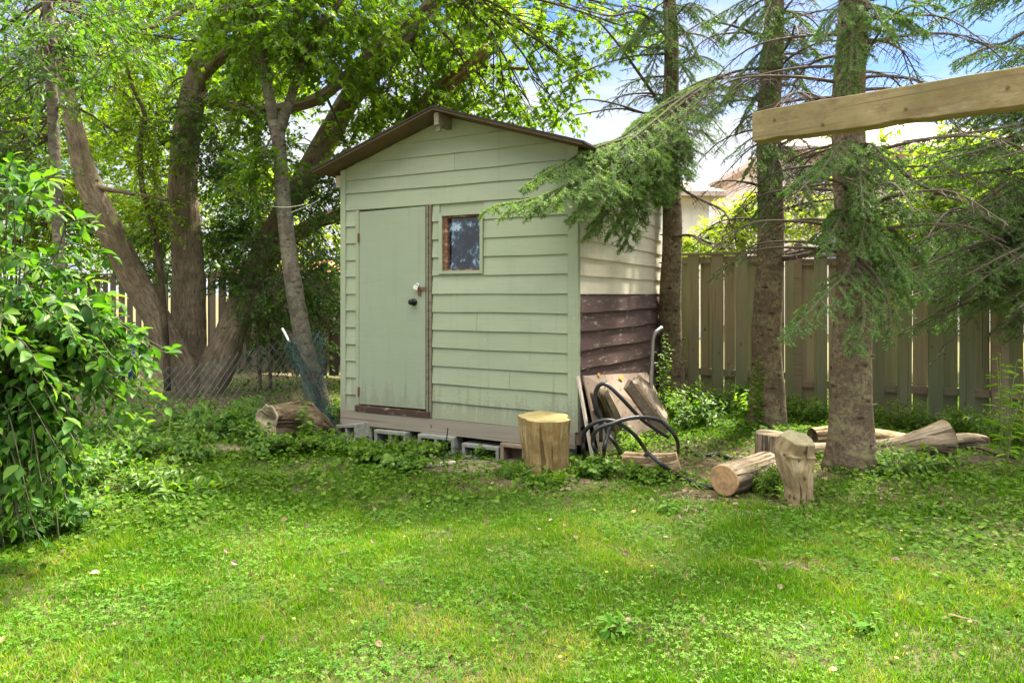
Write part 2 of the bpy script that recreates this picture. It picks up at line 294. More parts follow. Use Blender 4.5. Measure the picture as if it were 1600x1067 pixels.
# ------------------------------------------------------------------ mesh builder
class Geo:
    def __init__(s): s.V = []; s.n = 0; s.F = []; s.rn = []; s.uv = []; s.has_uv = False; s.mi = []
    def add(s, V, Fs, rnd=None, uv=None, mi=0):
        """V (n,3); Fs: list of int arrays (m,k); rnd scalar or list of arrays; uv: list of arrays (m,k,2)"""
        V = np.asarray(V, float).reshape(-1, 3)
        if isinstance(Fs, np.ndarray): Fs = [Fs]
        for i, f in enumerate(Fs):
            f = np.asarray(f, int)
            if f.ndim == 1: f = f[None]
            s.F.append(f+s.n)
            r = random.random() if rnd is None else (rnd[i] if isinstance(rnd, (list, tuple)) else rnd)
            s.rn.append(np.broadcast_to(np.asarray(r, float), (len(f),)))
            s.mi.append(np.full(len(f), mi))
            if uv is not None: s.uv.append(np.asarray(uv[i], float).reshape(-1, 2)); s.has_uv = True
            else: s.uv.append(np.zeros((f.size, 2)))
        s.V.append(V); s.n += len(V); return s
    def box(s, c, size, ax=None, rnd=None, mi=0):
        c = A(c, float); h = A(size, float)/2
        X, Y, Z = (A([1, 0, 0]), A([0, 1, 0]), A([0, 0, 1])) if ax is None else [nrm(a) for a in ax]
        V = [c+X*h[0]*i+Y*h[1]*j+Z*h[2]*k for k in (-1, 1) for j in (-1, 1) for i in (-1, 1)]
        return s.add(V, A([[0, 2, 3, 1], [4, 5, 7, 6], [0, 1, 5, 4], [2, 6, 7, 3], [0, 4, 6, 2], [1, 3, 7, 5]]), rnd, mi=mi)
    def prism(s, poly, off, rnd=None, mi=0):
        """poly (k,3) extruded by vector off"""
        p = A(poly, float); k = len(p); V = np.vstack([p, p+A(off)])
        q = [[i, (i+1) % k, (i+1) % k+k, i+k] for i in range(k)]
        return s.add(V, [A(q), A([list(range(k))[::-1]]), A([list(range(k, 2*k))])], rnd, mi=mi)
    def hexa(s, P8, rnd=None, mi=0):
        return s.add(P8, A([[0, 3, 2, 1], [4, 5, 6, 7], [0, 1, 5, 4], [1, 2, 6, 5], [2, 3, 7, 6], [3, 0, 4, 7]]), rnd, mi=mi)
    def tube(s, pts, rad, seg=12, lump=0., sub=0, caps=True, flute=None, rnd=None, mi=0, seed=0):
        pts = A(pts, float); rad = np.broadcast_to(A(rad, float), (len(pts),)).copy()
        if sub: pts, rad = spline(pts, rad, sub)
        n = len(pts); T = nrm(np.gradient(pts, axis=0)); ref = A([0, 0, 1.]) if abs(T[0][2]) < .9 else A([1., 0, 0])
        Nn = nrm(np.cross(T[0], ref)); fr = []
        for i in range(n):
            Nn = nrm(Nn-T[i]*np.dot(Nn, T[i])); fr.append((Nn, np.cross(T[i], Nn)))
        a = np.arange(seg)/seg*2*math.pi
        ln = np.concatenate([[0], np.cumsum(np.linalg.norm(np.diff(pts, axis=0), axis=1))])
        V = np.zeros((n, seg, 3))
        for i in range(n):
            r = rad[i]*np.ones(seg)
            if lump:
                r = r*(1+lump*(2*fbm(np.cos(a)*1.3+seed*3.1+9, np.sin(a)*1.3+ln[i]*2.0+seed*7.7+20, seed)-1))
            if flute is not None: r = r*flute(a, i/(n-1))
            V[i] = pts[i]+np.outer(np.cos(a)*r, fr[i][0])+np.outer(np.sin(a)*r, fr[i][1])
        ii, jj = np.meshgrid(np.arange(n-1), np.arange(seg), indexing='ij'); j2 = (jj+1) % seg
        q = np.stack([ii*seg+jj, ii*seg+j2, (ii+1)*seg+j2, (ii+1)*seg+jj], -1).reshape(-1, 4)
        rm = rad.mean(); U = np.stack([jj/seg*2*math.pi*rm, (jj+1)/seg*2*math.pi*rm], -1)
        l0 = ln[ii]; l1 = ln[ii+1]
        uvq = np.stack([np.stack([U[..., 0], l0], -1), np.stack([U[..., 1], l0], -1), np.stack([U[..., 1], l1], -1), np.stack([U[..., 0], l1], -1)], -2).reshape(-1, 4, 2)
        Fs = [q]; uvs = [uvq]
        if caps:
            cap = np.stack([np.cos(a), np.sin(a)], -1)*rm
            Fs += [A([list(range(seg))[::-1]]), A([[(n-1)*seg+k for k in range(seg)]])]; uvs += [cap[::-1], cap]
        s.add(V.reshape(-1, 3), Fs, rnd, uvs, mi); s.last = V; return s
    def build(s, name, m, parent=None, loc=None, smooth=False):
        V = np.vstack(s.V) if s.V else np.zeros((0, 3))
        base = A(parent['_base']) if parent is not None and '_base' in parent else (A(loc) if loc is not None else None)
        if base is None:
            base = A([(V[:, 0].min()+V[:, 0].max())/2, (V[:, 1].min()+V[:, 1].max())/2, V[:, 2].min()])
        me = bpy.data.meshes.new(name); V = V-base
        me.vertices.add(len(V)); me.vertices.foreach_set('co', V.astype(np.float32).ravel())
        tot = sum(f.size for f in s.F); nf = sum(len(f) for f in s.F)
        me.loops.add(tot); me.loops.foreach_set('vertex_index', np.concatenate([f.ravel() for f in s.F]).astype(np.int32))
        lt = np.concatenate([np.full(len(f), f.shape[1]) for f in s.F]); ls = np.concatenate([[0], np.cumsum(lt)[:-1]])
        me.polygons.add(nf); me.polygons.foreach_set('loop_start', ls.astype(np.int32)); me.polygons.foreach_set('loop_total', lt.astype(np.int32))
        mi = np.concatenate(s.mi).astype(np.int32); me.polygons.foreach_set('material_index', mi)
        me.polygons.foreach_set('use_smooth', np.full(nf, bool(smooth)))
        me.update(calc_edges=True)
        at = me.attributes.new('rnd', 'FLOAT', 'FACE'); at.data.foreach_set('value', np.concatenate(s.rn).astype(np.float32))
        if s.has_uv:
            ul = me.uv_layers.new(name='UVMap'); ul.data.foreach_set('uv', np.concatenate(s.uv).astype(np.float32).ravel())
        for mm in (m if isinstance(m, (list, tuple)) else [m]): me.materials.append(M[mm] if isinstance(mm, str) else mm)
        o = bpy.data.objects.new(name, me); COL.objects.link(o)
        if parent is not None: o.parent = parent; o['_base'] = [float(q_) for q_ in base]
        else: o.location = base; o['_base'] = [float(q_) for q_ in base]
        return o
def spline(p, r, k):
    """Catmull-Rom resample, k pieces per segment"""
    p = A(p, float); n = len(p); e = np.vstack([2*p[0]-p[1], p, 2*p[-1]-p[-2]]); O = []; Q = []
    for i in range(n-1):
        a, b_, c_, d = e[i], e[i+1], e[i+2], e[i+3]
        for j in range(k):
            t_ = j/k
            O.append(.5*((2*b_)+(-a+c_)*t_+(2*a-5*b_+4*c_-d)*t_**2+(-a+3*b_-3*c_+d)*t_**3)); Q.append(r[i]*(1-t_)+r[i+1]*t_)
    O.append(p[-1]); Q.append(r[-1]); return A(O), A(Q)
def thing(name, label, cat, base, group=None):
    o = bpy.data.objects.new(name, None); COL.objects.link(o); o.location = tuple(base); o['_base'] = [float(x) for x in base]
    o.empty_display_size = .1; return tag(o, label, cat, group)
def tag(o, label, cat, group=None, kind=None):
    if label: o['label'] = label
    if cat: o['category'] = cat
    if group: o['group'] = group
    if kind: o['kind'] = kind
    return o

# leaf templates (along, across, up)
TP = {
 'leaf': (A([[0, 0, 0], [.3, .42, .07], [.68, .34, .05], [1, 0, -.08], [.68, -.34, .05], [.3, -.42, .07]]), A([[0, 1, 2, 3], [0, 3, 4, 5]])),
 'lance': (A([[0, 0, 0], [.3, .30, .05], [.7, .2, .02], [1, 0, -.12], [.7, -.2, .02], [.3, -.30, .05]]), A([[0, 1, 2, 3], [0, 3, 4, 5]])),
 'rhomb': (A([[0, 0, 0], [.45, .45, .05], [1, 0, -.05], [.45, -.45, .05]]), A([[0, 1, 2, 3]])),
 'round': (A([[0, 0, 0], [.2, .5, .08], [.75, .5, .08], [1, 0, 0], [.75, -.5, .08], [.2, -.5, .08]]), A([[0, 1, 2, 3], [0, 3, 4, 5]])),
 'clover': (A([[0, 0, 0], [.28, .30, .05], [.62, 0, .02], [.28, -.30, .05], [-.02, .62, .05], [-.48, .5, .02], [-.32, .12, .05], [-.32, -.12, .05], [-.48, -.5, .02], [-.02, -.62, .05]]),
            A([[0, 3, 2, 1], [0, 4, 5, 6], [0, 7, 8, 9]])),
 'maple': (A([[0, 0, 0], [.12, .38, .05], [.02, .62, 0], [.42, .42, .05], [.55, .62, 0], [.62, .2, .05], [1, 0, -.08], [.62, -.2, .05], [.55, -.62, 0], [.42, -.42, .05], [.02, -.62, 0], [.12, -.38, .05]]),
           A([[0, 1, 2, 3], [0, 3, 4, 5], [0, 5, 6, 7], [0, 7, 8, 9], [0, 9, 10, 11]])),
 'big': (A([[0, 0, 0], [.15, .24, .04], [.4, .42, .07], [.7, .32, .03], [1, 0, -.16], [.7, -.32, .03], [.4, -.42, .07], [.15, -.24, .04], [.4, 0, -.01], [.7, 0, -.05]]),
         A([[0, 1, 2, 8], [8, 2, 3, 9], [0, 8, 6, 7], [8, 9, 5, 6]])),
 'needle': (A([[0, -.5, 0], [0, .5, 0], [1, 0, 0]]), A([[0, 1, 2]])),
 'blade': (A([[0, -.5, 0], [0, .5, 0], [.5, .42, -.05], [.5, -.42, -.05], [1, 0, -.3]]), A([[0, 1, 2, 3]])),
}
def leaves(g, pos, d, up, ln, wd, kind='leaf', rnd=None):
    pos = np.asarray(pos, float); n = len(pos)
    if n == 0: return
    d = nrm(d); side = nrm(np.cross(up, d)); u = np.cross(d, side)
    T, Fc = TP[kind]; K = len(T); ln = np.broadcast_to(ln, (n,)); wd = np.broadcast_to(wd, (n,))
    V = pos[:, None]+T[None, :, 0:1]*(ln[:, None]*d)[:, None]+T[None, :, 1:2]*(wd[:, None]*side)[:, None]+T[None, :, 2:3]*(ln[:, None]*u)[:, None]
    if rnd is None: rnd = rng.random(n)
    o = (np.arange(n)*K)[:, None, None]
    Fs = [(Fc[None]+o).reshape(-1, Fc.shape[1])]; rs = [np.repeat(rnd, len(Fc))]
    if kind == 'blade': Fs.append(A([[3, 2, 4]])+o[:, 0]); rs.append(rnd)
    if kind == 'big': Fs.append((A([[9, 3, 4], [9, 4, 5]])[None]+o).reshape(-1, 3)); rs.append(np.repeat(rnd, 2))
    g.add(V.reshape(-1, 3), Fs, rs)
def prisms(g, a, b_, ra, rb):
    a = np.asarray(a, float); b_ = np.asarray(b_, float); n = len(a)
    if n == 0: return
    ra = np.broadcast_to(ra, (n,)); rb = np.broadcast_to(rb, (n,))
    t_ = nrm(b_-a); ref = np.where(np.abs(t_[:, 2:3]) < .9, A([[0, 0, 1.]]), A([[1., 0, 0]])); x = nrm(np.cross(t_, ref)); y = np.cross(t_, x)
    V = []
    for c_, r in ((a, ra), (b_, rb)):
        for k in range(3):
            an = k*2.0944; V.append(c_+(x*math.cos(an)+y*math.sin(an))*r[:, None])
    V = np.stack(V, 1); o = (np.arange(n)*6)[:, None, None]
    Fc = A([[0, 1, 4, 3], [1, 2, 5, 4], [2, 0, 3, 5]])
    g.add(V.reshape(-1, 3), [(Fc[None]+o).reshape(-1, 4)], [np.repeat(rng.random(n), 3)])
def rv(n, s=1.0): return rng.normal(size=(n, 3))*s

# ------------------------------------------------------------------ ground
xs = np.concatenate([[-400, -200, -100, -50, -30, -20, -14], np.arange(-10, 8.01, .1), [10, 14, 20, 30, 60, 120, 250, 400]])
ys = np.concatenate([[-200, -60, -20, -8, -3], np.arange(0, 15.01, .1), [16, 18, 22, 30, 45, 80, 150, 300, 700]])
X, Y = np.meshgrid(xs, ys, indexing='ij'); Z = gz(X, Y)
n_, m_ = X.shape; ii, jj = np.meshgrid(np.arange(n_-1), np.arange(m_-1), indexing='ij')
g = Geo(); g.add(np.stack([X, Y, Z], -1).reshape(-1, 3), A(np.stack([ii*m_+jj, (ii+1)*m_+jj, (ii+1)*m_+jj+1, ii*m_+jj+1], -1).reshape(-1, 4)), .5)
tag(g.build('ground', 'ground', loc=(0, 0, 0), smooth=True), None, None, kind='structure')

def scatter(y0, y1, dens, margin=.9, k=.80):
    """uniform points on the ground inside the widened view"""
    ar = (k*(y1**2-y0**2))+2*margin*(y1-y0); n = int(ar*dens)
    y = rng.uniform(y0, y1, int(n*1.6)); x = rng.uniform(-1, 1, len(y))*(k*y1+margin)
    q = np.abs(x) < k*y+margin; return x[q], y[q]
def in_shed(x, y, pad=0.0):
    u, v = uv_of(x, y); return (u > -pad) & (u < SW+pad) & (v > -pad) & (v < SD+pad)
def bare(x, y):
    """0..1 how bare / littered the soil is"""
    b_ = np.zeros_like(x)
    for (cx, cy, rx, ry, a) in [(.35, 5.05, .62, .22, .95), (2.0, 5.75, .95, .85, .95), (1.3, 4.75, .4, .25, .9), (-.55, 5.85, .4, .25, .7), (3.0, 3.9, .3, .3, .5), (3.2, 6.2, 1.5, .6, .8), (3.5, 5.6, 1.2, .35, .75), (2.0, 4.6, .5, .2, .7), (4.2, 3.4, .5, .3, .6), (3.0, 4.6, .8, .25, .5),
                                (1.45, 3.55, .12, .07, 1), (-4.3, 8.3, 2.4, 1.3, 1), (4.3, 4.9, .6, .5, .5), (1.25, 4.35, .5, .12, .5)]:
        d = ((x-cx)/rx)**2+((y-cy)/ry)**2; b_ = np.maximum(b_, a*np.exp(-d*.9)*(.55+.9*fbm(x, y, 41, 6)))
    return np.clip(b_*1.25, 0, 1)
def lawn_edge(x): return 4.75+.25*np.sin(x*1.7)+.25*(x < -1)*(-(x+1))*-.0-.95*sst(1.0, 2.8, x)-.75*sst(-1.2, -2.8, x)

# grass
g = Geo()
x, y = scatter(1.7, 5.4, 19000)
ed = lawn_edge(x); pn = fbm(x, y, 11, 2.2); pc = fbm(x, y, 23, 3.5)
dens = (1-.93*sst(-.25, .35, y-ed))*(1-.97*bare(x, y))*np.clip(.25+1.5*pn, 0, 1)*(1-.45*sst(.52, .66, pc))
q = (rng.random(len(x)) < dens) & ~in_shed(x, y, .03); x, y, pn = x[q], y[q], pn[q]; n = len(x)
az = rng.random(n)*6.283; tilt = np.abs(rng.normal(0, .55, n))
d = np.stack([np.cos(az)*np.sin(tilt), np.sin(az)*np.sin(tilt), np.cos(tilt)], -1)
up = nrm(np.stack([-np.cos(az), -np.sin(az), .3+0*az], -1)+rv(n, .3))
hh = rng.uniform(.015, .045, n)*(.6+.9*pn)*(1+.45*sst(.56, .66, fbm(x, y, 31, 5)))
pos = np.stack([x, y, gz(x, y)-.003], -1)
yel = fbm(x, y, 51, 1.6)
r_ = np.clip(rng.normal(.42, .2, n)+(yel-.5)*.9+.22*sst(.55, .72, fbm(x, y, 57, 4.5)), 0, .97); r_ = np.where(rng.random(n) < .035, 1.0, r_)
leaves(g, pos, d, up, hh, rng.uniform(.0026, .0048, n), 'blade', r_)
x, y = scatter(4.2, 9.0, 2600, .5)
ed = lawn_edge(x); dens = sst(-.3, .3, y-ed)*(1-.95*bare(x, y))*np.clip(2.2*fbm(x, y, 61, 2)-.6, .08, 1)
q = (rng.random(len(x)) < dens) & ~in_shed(x, y, .02); x, y = x[q], y[q]; n = len(x)
az = rng.random(n)*6.283; tilt = np.abs(rng.normal(0, .5, n)); d = np.stack([np.cos(az)*np.sin(tilt), np.sin(az)*np.sin(tilt), np.cos(tilt)], -1)
leaves(g, np.stack([x, y, gz(x, y)-.003], -1), d, nrm(np.stack([-np.cos(az), -np.sin(az), .3+0*az], -1)), rng.uniform(.03, .11, n), rng.uniform(.004, .007, n), 'blade', np.clip(rng.normal(.3, .2, n), 0, 1))
tag(g.build('lawn_grass', 'grass', loc=(0, 0, 0)), 'short bright green mown grass covering the front yard', 'grass', kind='stuff')

# clover in the lawn
g = Geo(); x, y = scatter(1.7, 5.6, 3600)
pc = fbm(x, y, 23, 3.5); pd = fbm(x, y, 77, 1.1)
dens = (sst(.45, .62, pc)*.8+.14+.30*sst(.5, .7, pd))*(1-.9*bare(x, y))*(1-.8*sst(0, .6, y-lawn_edge(x)))
q = (rng.random(len(x)) < dens) & ~in_shed(x, y, .03); x, y = x[q], y[q]; n = len(x)
az = rng.random(n)*6.283; d = np.stack([np.cos(az), np.sin(az), rng.normal(0, .25, n)], -1); up = nrm(A([[0, 0, 1.]])+rv(n, .28))
sz = rng.uniform(.008, .019, n)*(1+.5*(rng.random(n) < .08)); hz_ = rng.uniform(.010, .038, n)
leaves(g, np.stack([x, y, gz(x, y)+hz_], -1), d, up, sz, sz, 'clover', np.clip(rng.normal(.5, .25, n)+(fbm(x, y, 5, 1.5)-.5), 0, 1))
# small yellow and white flowers in it
x, y = scatter(2.2, 5.0, 1.2); q = bare(x, y) < .2; x, y = x[q], y[q]
tag(g.build('clover_patch', 'clover', loc=(0, 0, 0)), 'patches of clover and round leaved weeds in the lawn', 'clover', kind='stuff')
g = Geo(); n = len(x)
for k in range(5):
    az = k*1.2566+rng.random(n)*.3; leaves(g, np.stack([x, y, gz(x, y)+.045], -1), np.stack([np.cos(az), np.sin(az), .2+0*az], -1), np.tile(A([[0, 0, 1.]]), (n, 1)), .009, .009, 'rhomb')
M['flower'] = leafmat('yellow petals', [(0, (.75, .62, .03)), (1, (.8, .75, .2))], .3, (1, 1, .6))
tag(g.build('lawn_flowers', 'flower', loc=(0, 0, 0)), 'tiny yellow flowers dotted through the lawn', 'flowers', kind='stuff')

# ground ivy and mixed low weeds round the shed, along the fences and under the spruces
g = Geo(); x, y = scatter(2.6, 11.0, 1500, .6)
ed = lawn_edge(x); pv = fbm(x, y, 88, 1.8)
dens = sst(-.45, .25, y-ed+.5*(pv-.5))*np.clip(1.9*pv-.15, 0, 1)+.30*sst(1.3, 2.6, x)*sst(2.4, 3.6, y)+.5*sst(-1.6, -2.6, x)*sst(3.2, 4.2, y)
dens = dens*(1-.85*bare(x, y))*(1-.5*sst(7.5, 10, y))*(1-.65*sst(7.0, 8.0, y)*(x < -1.9))
q = (rng.random(len(x)) < dens) & ~in_shed(x, y, .01); x, y = x[q], y[q]; n = len(x)
az = rng.random(n)*6.283; d = np.stack([np.cos(az), np.sin(az), rng.normal(-.1, .3, n)], -1); up = nrm(A([[0, 0, 1.]])+rv(n, .4))
hill = sst(.45, .7, fbm(x, y, 93, 3))*.09*sst(4.3, 5.2, y)
sz = rng.uniform(.018, .036, n)*(1+.25*sst(5, 8, y)); hz_ = rng.uniform(.006, .05, n)+hill*rng.random(n)
leaves(g, np.stack([x, y, gz(x, y)+hz_], -1), d, up, sz, sz*.95, 'round')
tag(g.build('ground_ivy', 'ivy', loc=(0, 0, 0)), 'low creeping ivy and weeds spreading round the shed and trees', 'ground cover', kind='stuff')

# dry leaves and bark crumbs
g = Geo(); x, y = scatter(2.0, 9.0, 260, .5)
dens = .06+.94*bare(x, y); q = (rng.random(len(x)) < dens) & ~in_shed(x, y, .02); x, y = x[q], y[q]; n = len(x)
az = rng.random(n)*6.283; d = np.stack([np.cos(az), np.sin(az), rng.normal(0, .3, n)], -1); sz = rng.uniform(.015, .055, n)
leaves(g, np.stack([x, y, gz(x, y)+rng.uniform(.005, .03, n)], -1), d, nrm(A([[0, 0, 1.]])+rv(n, .5)), sz, sz*.7, 'leaf')
tag(g.build('leaf_litter', 'litter', loc=(0, 0, 0)), 'scattered dry brown leaves and bark bits on bare soil', 'leaf litter', kind='stuff')

g = Geo(); x, y = scatter(2.6, 9.0, 60, .4)
dens = .02+.7*bare(x, y)*sst(.3, 1.2, x)+.12*sst(.8, 2, x)*sst(3.8, 5, y); q = (rng.random(len(x)) < dens) & ~in_shed(x, y, .1); x, y = x[q], y[q]; n = len(x)
az = rng.random(n)*6.283; ln = rng.uniform(.04, .22, n); a = np.stack([x, y, gz(x, y)+rng.uniform(.008, .03, n)], -1); d = np.stack([np.cos(az), np.sin(az), rng.normal(0, .08, n)], -1)*ln[:, None]
prisms(g, a, a+d, rng.uniform(.002, .006, n), .0015)
tag(g.build('fallen_twigs', 'log_grey', loc=(0, 0, 0)), 'small fallen twigs strewn under the spruces', 'twigs', kind='stuff')

# ------------------------------------------------------------------ the shed
ZB, ZS, PITCH = .08, .222, .313
def zroof(u): return 3.075-PITCH*abs(u-SW/2)        # underside of the roof over the wall
shed = thing('garden_shed', 'sage green clapboard garden shed with gable roof, standing on grey blocks', 'shed', SH(SW/2, SD/2, ZB))
def openings(z0, z1):
    """(u0,u1) spans of the front siding for a course between z0 and z1"""
    sp = [(.062, 2.518)]
    def cut(a, b_):
        nonlocal sp; r = []
        for p, q_ in sp:
            if b_ <= p or a >= q_: r.append((p, q_)); continue
            if a > p: r.append((p, a))
            if b_ < q_: r.append((b_, q_))
        sp = r
    if z0 < 2.25 and z1 > .3: cut(.19, 1.118)
    if z1 > 1.60 and z0 < 2.16: cut(1.197, 1.679)
    return sp
def clap(g, a0, a1, z0, z1, place, tilt=0., rnd=None, wob=.004, top=None, out=.021):
    """one lapped board from a0 to a1; place(a, out, z) -> point; bottom edge stands proud"""
    k = max(2, int((a1-a0)/.14)+1); aa = np.linspace(a0, a1, k); V = []
    for a in aa:
        dz = (vn(a*2.3, z0*9, 4)-.5)*wob*2+tilt*a; o_ = out+(vn(a*1.7, z0*7, 8)-.5)*.006
        zt = z1+.012+tilt*a
        if top is not None: zt = min(zt, top(a))
        zb = min(z0+dz, zt-.002)
        V += [place(a, .002, zb), place(a, o_, zb), place(a, .006, zt), place(a, .002, zt)]
    q = []
    for i in range(k-1):
        for j in range(4): q.append([i*4+j, i*4+(j+1) % 4, (i+1)*4+(j+1) % 4, (i+1)*4+j])
    e = 4*(k-1)
    g.add(V, [A(q), A([[3, 2, 1, 0], [e, e+1, e+2, e+3]])], rnd if rnd is not None else random.random())
# front wall: sheathing with real door and window holes, then courses
g = Geo(); fr = lambda u, o_, z: SH(u, -o_, z)
th = .07
def slab(g, u0, u1, z0, z1, mi=0): g.hexa([SH(u0, 0, z0), SH(u1, 0, z0), SH(u1, th, z0), SH(u0, th, z0), SH(u0, 0, z1), SH(u1, 0, z1), SH(u1, th, z1), SH(u0, th, z1)], .5, mi)
slab(g, 0, .234, ZS, 2.25); slab(g, 1.067, 1.25, ZS, 2.25); slab(g, 1.64, SW, ZS, 2.25); slab(g, 1.25, 1.64, ZS, 1.61); slab(g, 1.25, 1.64, 2.15, 2.25); slab(g, .234, 1.067, ZS, .28)
g.prism([SH(0, 0, 2.25), SH(SW, 0, 2.25), SH(SW, 0, zroof(SW)), SH(SW/2, 0, zroof(SW/2)), SH(0, 0, zroof(0))], D2*th, .5)
zc = [ZS]+[1.407-.171*k for k in range(6, -1, -1)]+[1.578, 1.749, 1.92, 2.09, 2.257, 2.425, 2.562, 2.722, 2.872, 3.06]
for i in range(len(zc)-1):
    z0, z1 = zc[i], zc[i+1]
    for a, b_ in openings(z0, z1):
        lim = None
        if z1 > 2.5:
            half = (3.075-(z0+.0))/PITCH
            a = max(a, SW/2-half+.01); b_ = min(b_, SW/2+half-.01)
            if b_-a < .08: continue
            lim = lambda u: zroof(u)-.003
        if b_-a > 1.2 and i in (2, 5, 9, 11, 14):
            cj = a+(b_-a)*(.35+.3*((i*7) % 5)/5); clap(g, a, cj-.0015, z0, z1, fr, 0, wob=.004, top=lim); clap(g, cj+.0015, b_, z0, z1, fr, 0, wob=.004, top=lim)
        else: clap(g, a, b_, z0, z1, fr, 0, wob=.004, top=lim)
g.build('front_wall', 'green', shed)
# side wall (right): lower brown courses, upper cream courses
sd = lambda v, o_, z: CR - D1*o_ + D2*v + A([0, 0, z])
g = Geo(); g.prism([sd(.0, 0, ZS), sd(SD, 0, ZS), sd(SD, 0, zroof(SW)), sd(0, 0, zroof(SW))], D1*th, .5)
zb = [.24+.165*k for k in range(7)]+[1.405]
zb = sorted(set([round(1.405-.163*k, 3) for k in range(8)]))
for i in range(len(zb)-1):
    k = len(zb)-2-i
    clap(g, .035, SD-.03, zb[i], zb[i+1]+.02, sd, -.0085*k, wob=.007, out=.034)
g.build('lower_side_wall', 'brown', shed)
g = Geo(); zz = [1.405+.1595*k for k in range(9)]
for i in range(8): clap(g, .035, SD-.03, zz[i], zz[i+1], sd, 0, wob=.003, top=lambda a: zroof(SW)-.002)
g.build('upper_side_wall', 'cream', shed)
# far walls
g = Geo(); g.prism([SH(0, th, ZS), SH(0, SD, ZS), SH(0, SD, zroof(0)), SH(0, th, zroof(0))], -D1*th, .5)
lf = lambda v, o_, z: SH(-o_, v, z)
for i in range(14): clap(g, .03, SD-.03, ZS+.172*i, ZS+.172*(i+1), lf, 0, top=lambda a: zroof(0)-.003)
g.prism([SH(th, SD-th, ZS), SH(SW-th, SD-th, ZS), SH(SW-th, SD-th, zroof(SW)), SH(SW/2, SD-th, zroof(SW/2)), SH(th, SD-th, zroof(0))], D2*th*.9, .5)
g.build('rear_walls', 'green', shed)
g = Geo(); g.hexa([SH(.02, .02, ZB+.01), SH(SW-.02, .02, ZB+.01), SH(SW-.02, SD-.02, ZB+.01), SH(.02, SD-.02, ZB+.01), SH(.02, .02, ZS-.002), SH(SW-.02, .02, ZS-.002), SH(SW-.02, SD-.02, ZS-.002), SH(.02, SD-.02, ZS-.002)]); g.build('floor_frame', 'plank_dark', shed)
# corner trims
for u0, u1, nm in ((0.0, .062, 0), (2.518, 2.583, 1)):
    g = Geo(); g.hexa([SH(u0-.004, -.026, ZS-.01), SH(u1, -.026, ZS-.01), SH(u1, .0, ZS-.01), SH(u0-.004, .0, ZS-.01)]+[SH(u0-.004, -.026, zroof(0)-.004), SH(u1, -.026, zroof(0)+.0), SH(u1, 0, zroof(0)+.0), SH(u0-.004, 0, zroof(0)-.004)], .6)
    g.build('corner_trim', 'green', shed)
g = Geo(); g.hexa([sd(-.026, .001, ZS), sd(.034, .001, ZS), sd(.034, .027, ZS), sd(-.026, .027, ZS), sd(-.026, .001, zroof(SW)-.01), sd(.034, .001, zroof(SW)-.01), sd(.034, .027, zroof(SW)-.01), sd(-.026, .027, zroof(SW)-.01)], .6); g.build('corner_trim', 'green', shed)
# skirt board with slight bow
g = Geo(); V = []; k = 14
for i in range(k+1):
    u = -.0+SW*i/k; dz = (vn(u*1.5, 3, 6)-.5)*.012
    V += [SH(u, -.03, ZB+dz), SH(u, -.03, ZS-.004), SH(u, .012, ZS-.004), SH(u, .012, ZB+dz)]
q = [[i*4+j, i*4+(j+1) % 4, (i+1)*4+(j+1) % 4, (i+1)*4+j] for i in range(k) for j in range(4)]
g.add(V, [A(q), A([[3, 2, 1, 0], [k*4, k*4+1, k*4+2, k*4+3]])], .5)
sk = g.build('skirt_board', 'skirt', shed)
g = Geo(); g.hexa([sd(.0, .001, ZB+.03), sd(SD, .001, ZB+.0), sd(SD, .03, ZB), sd(0, .03, ZB+.03), sd(0, .001, ZS-.003), sd(SD, .001, ZS-.003), sd(SD, .03, ZS-.003), sd(0, .03, ZS-.003)]); g.build('side_skirt_board', 'plank_dark', shed)
# door
g = Geo(); d0, d1, z0, z1 = .238, 1.045, .295, 2.243
g.hexa([SH(d0, -.024, z0), SH(d1, -.027, z0+.006), SH(d1, .012, z0+.006), SH(d0, .012, z0), SH(d0+.004, -.024, z1-.012), SH(d1, -.029, z1), SH(d1, .012, z1), SH(d0+.004, .012, z1-.012)], .5)
door = g.build('door', 'door', shed)
g = Geo(); c = SH(.918, -.03, 1.326); nF = -D2
g.tube([c, c+nF*.012, c+nF*.013, c+nF*.035, c+nF*.04, c+nF*.062, c+nF*.07], [.034, .034, .014, .014, .026, .028, .012], 16); g.build('door_knob', 'blackmetal', door, smooth=True)
g = Geo(); g.box(SH(.985, -.036, 1.425), (.03, .012, .07), (-D1, D2, (0, 0, 1))); g.box(SH(1.01, -.042, 1.455), (.10, .006, .028), (-D1, D2, (0, 0, 1))); g.build('hasp', 'rust', door)
g = Geo(); c = SH(.965, -.065, 1.468); g.box(c, (.05, .022, .042), (nrm(-D1+A([0, 0, -.35])), D2, nrm(A([0, 0, 1])-D1*.35)))
a = np.linspace(-.2, 3.34, 9); g.tube([c+(-D1)*(.016*math.cos(t_)+.012)+A([0, 0, .018+.02*math.sin(t_)]) for t_ in a], .004, 8); g.build('padlock', 'chrome', door)
for zz_ in (1.97, .42):
    g = Geo(); g.box(SH(.236, -.03, zz_), (.02, .01, .09), (-D1, D2, (0, 0, 1))); g.tube([SH(.236, -.037, zz_-.046), SH(.236, -.037, zz_+.046)], .007, 8); g.build('hinge', 'rust', door)
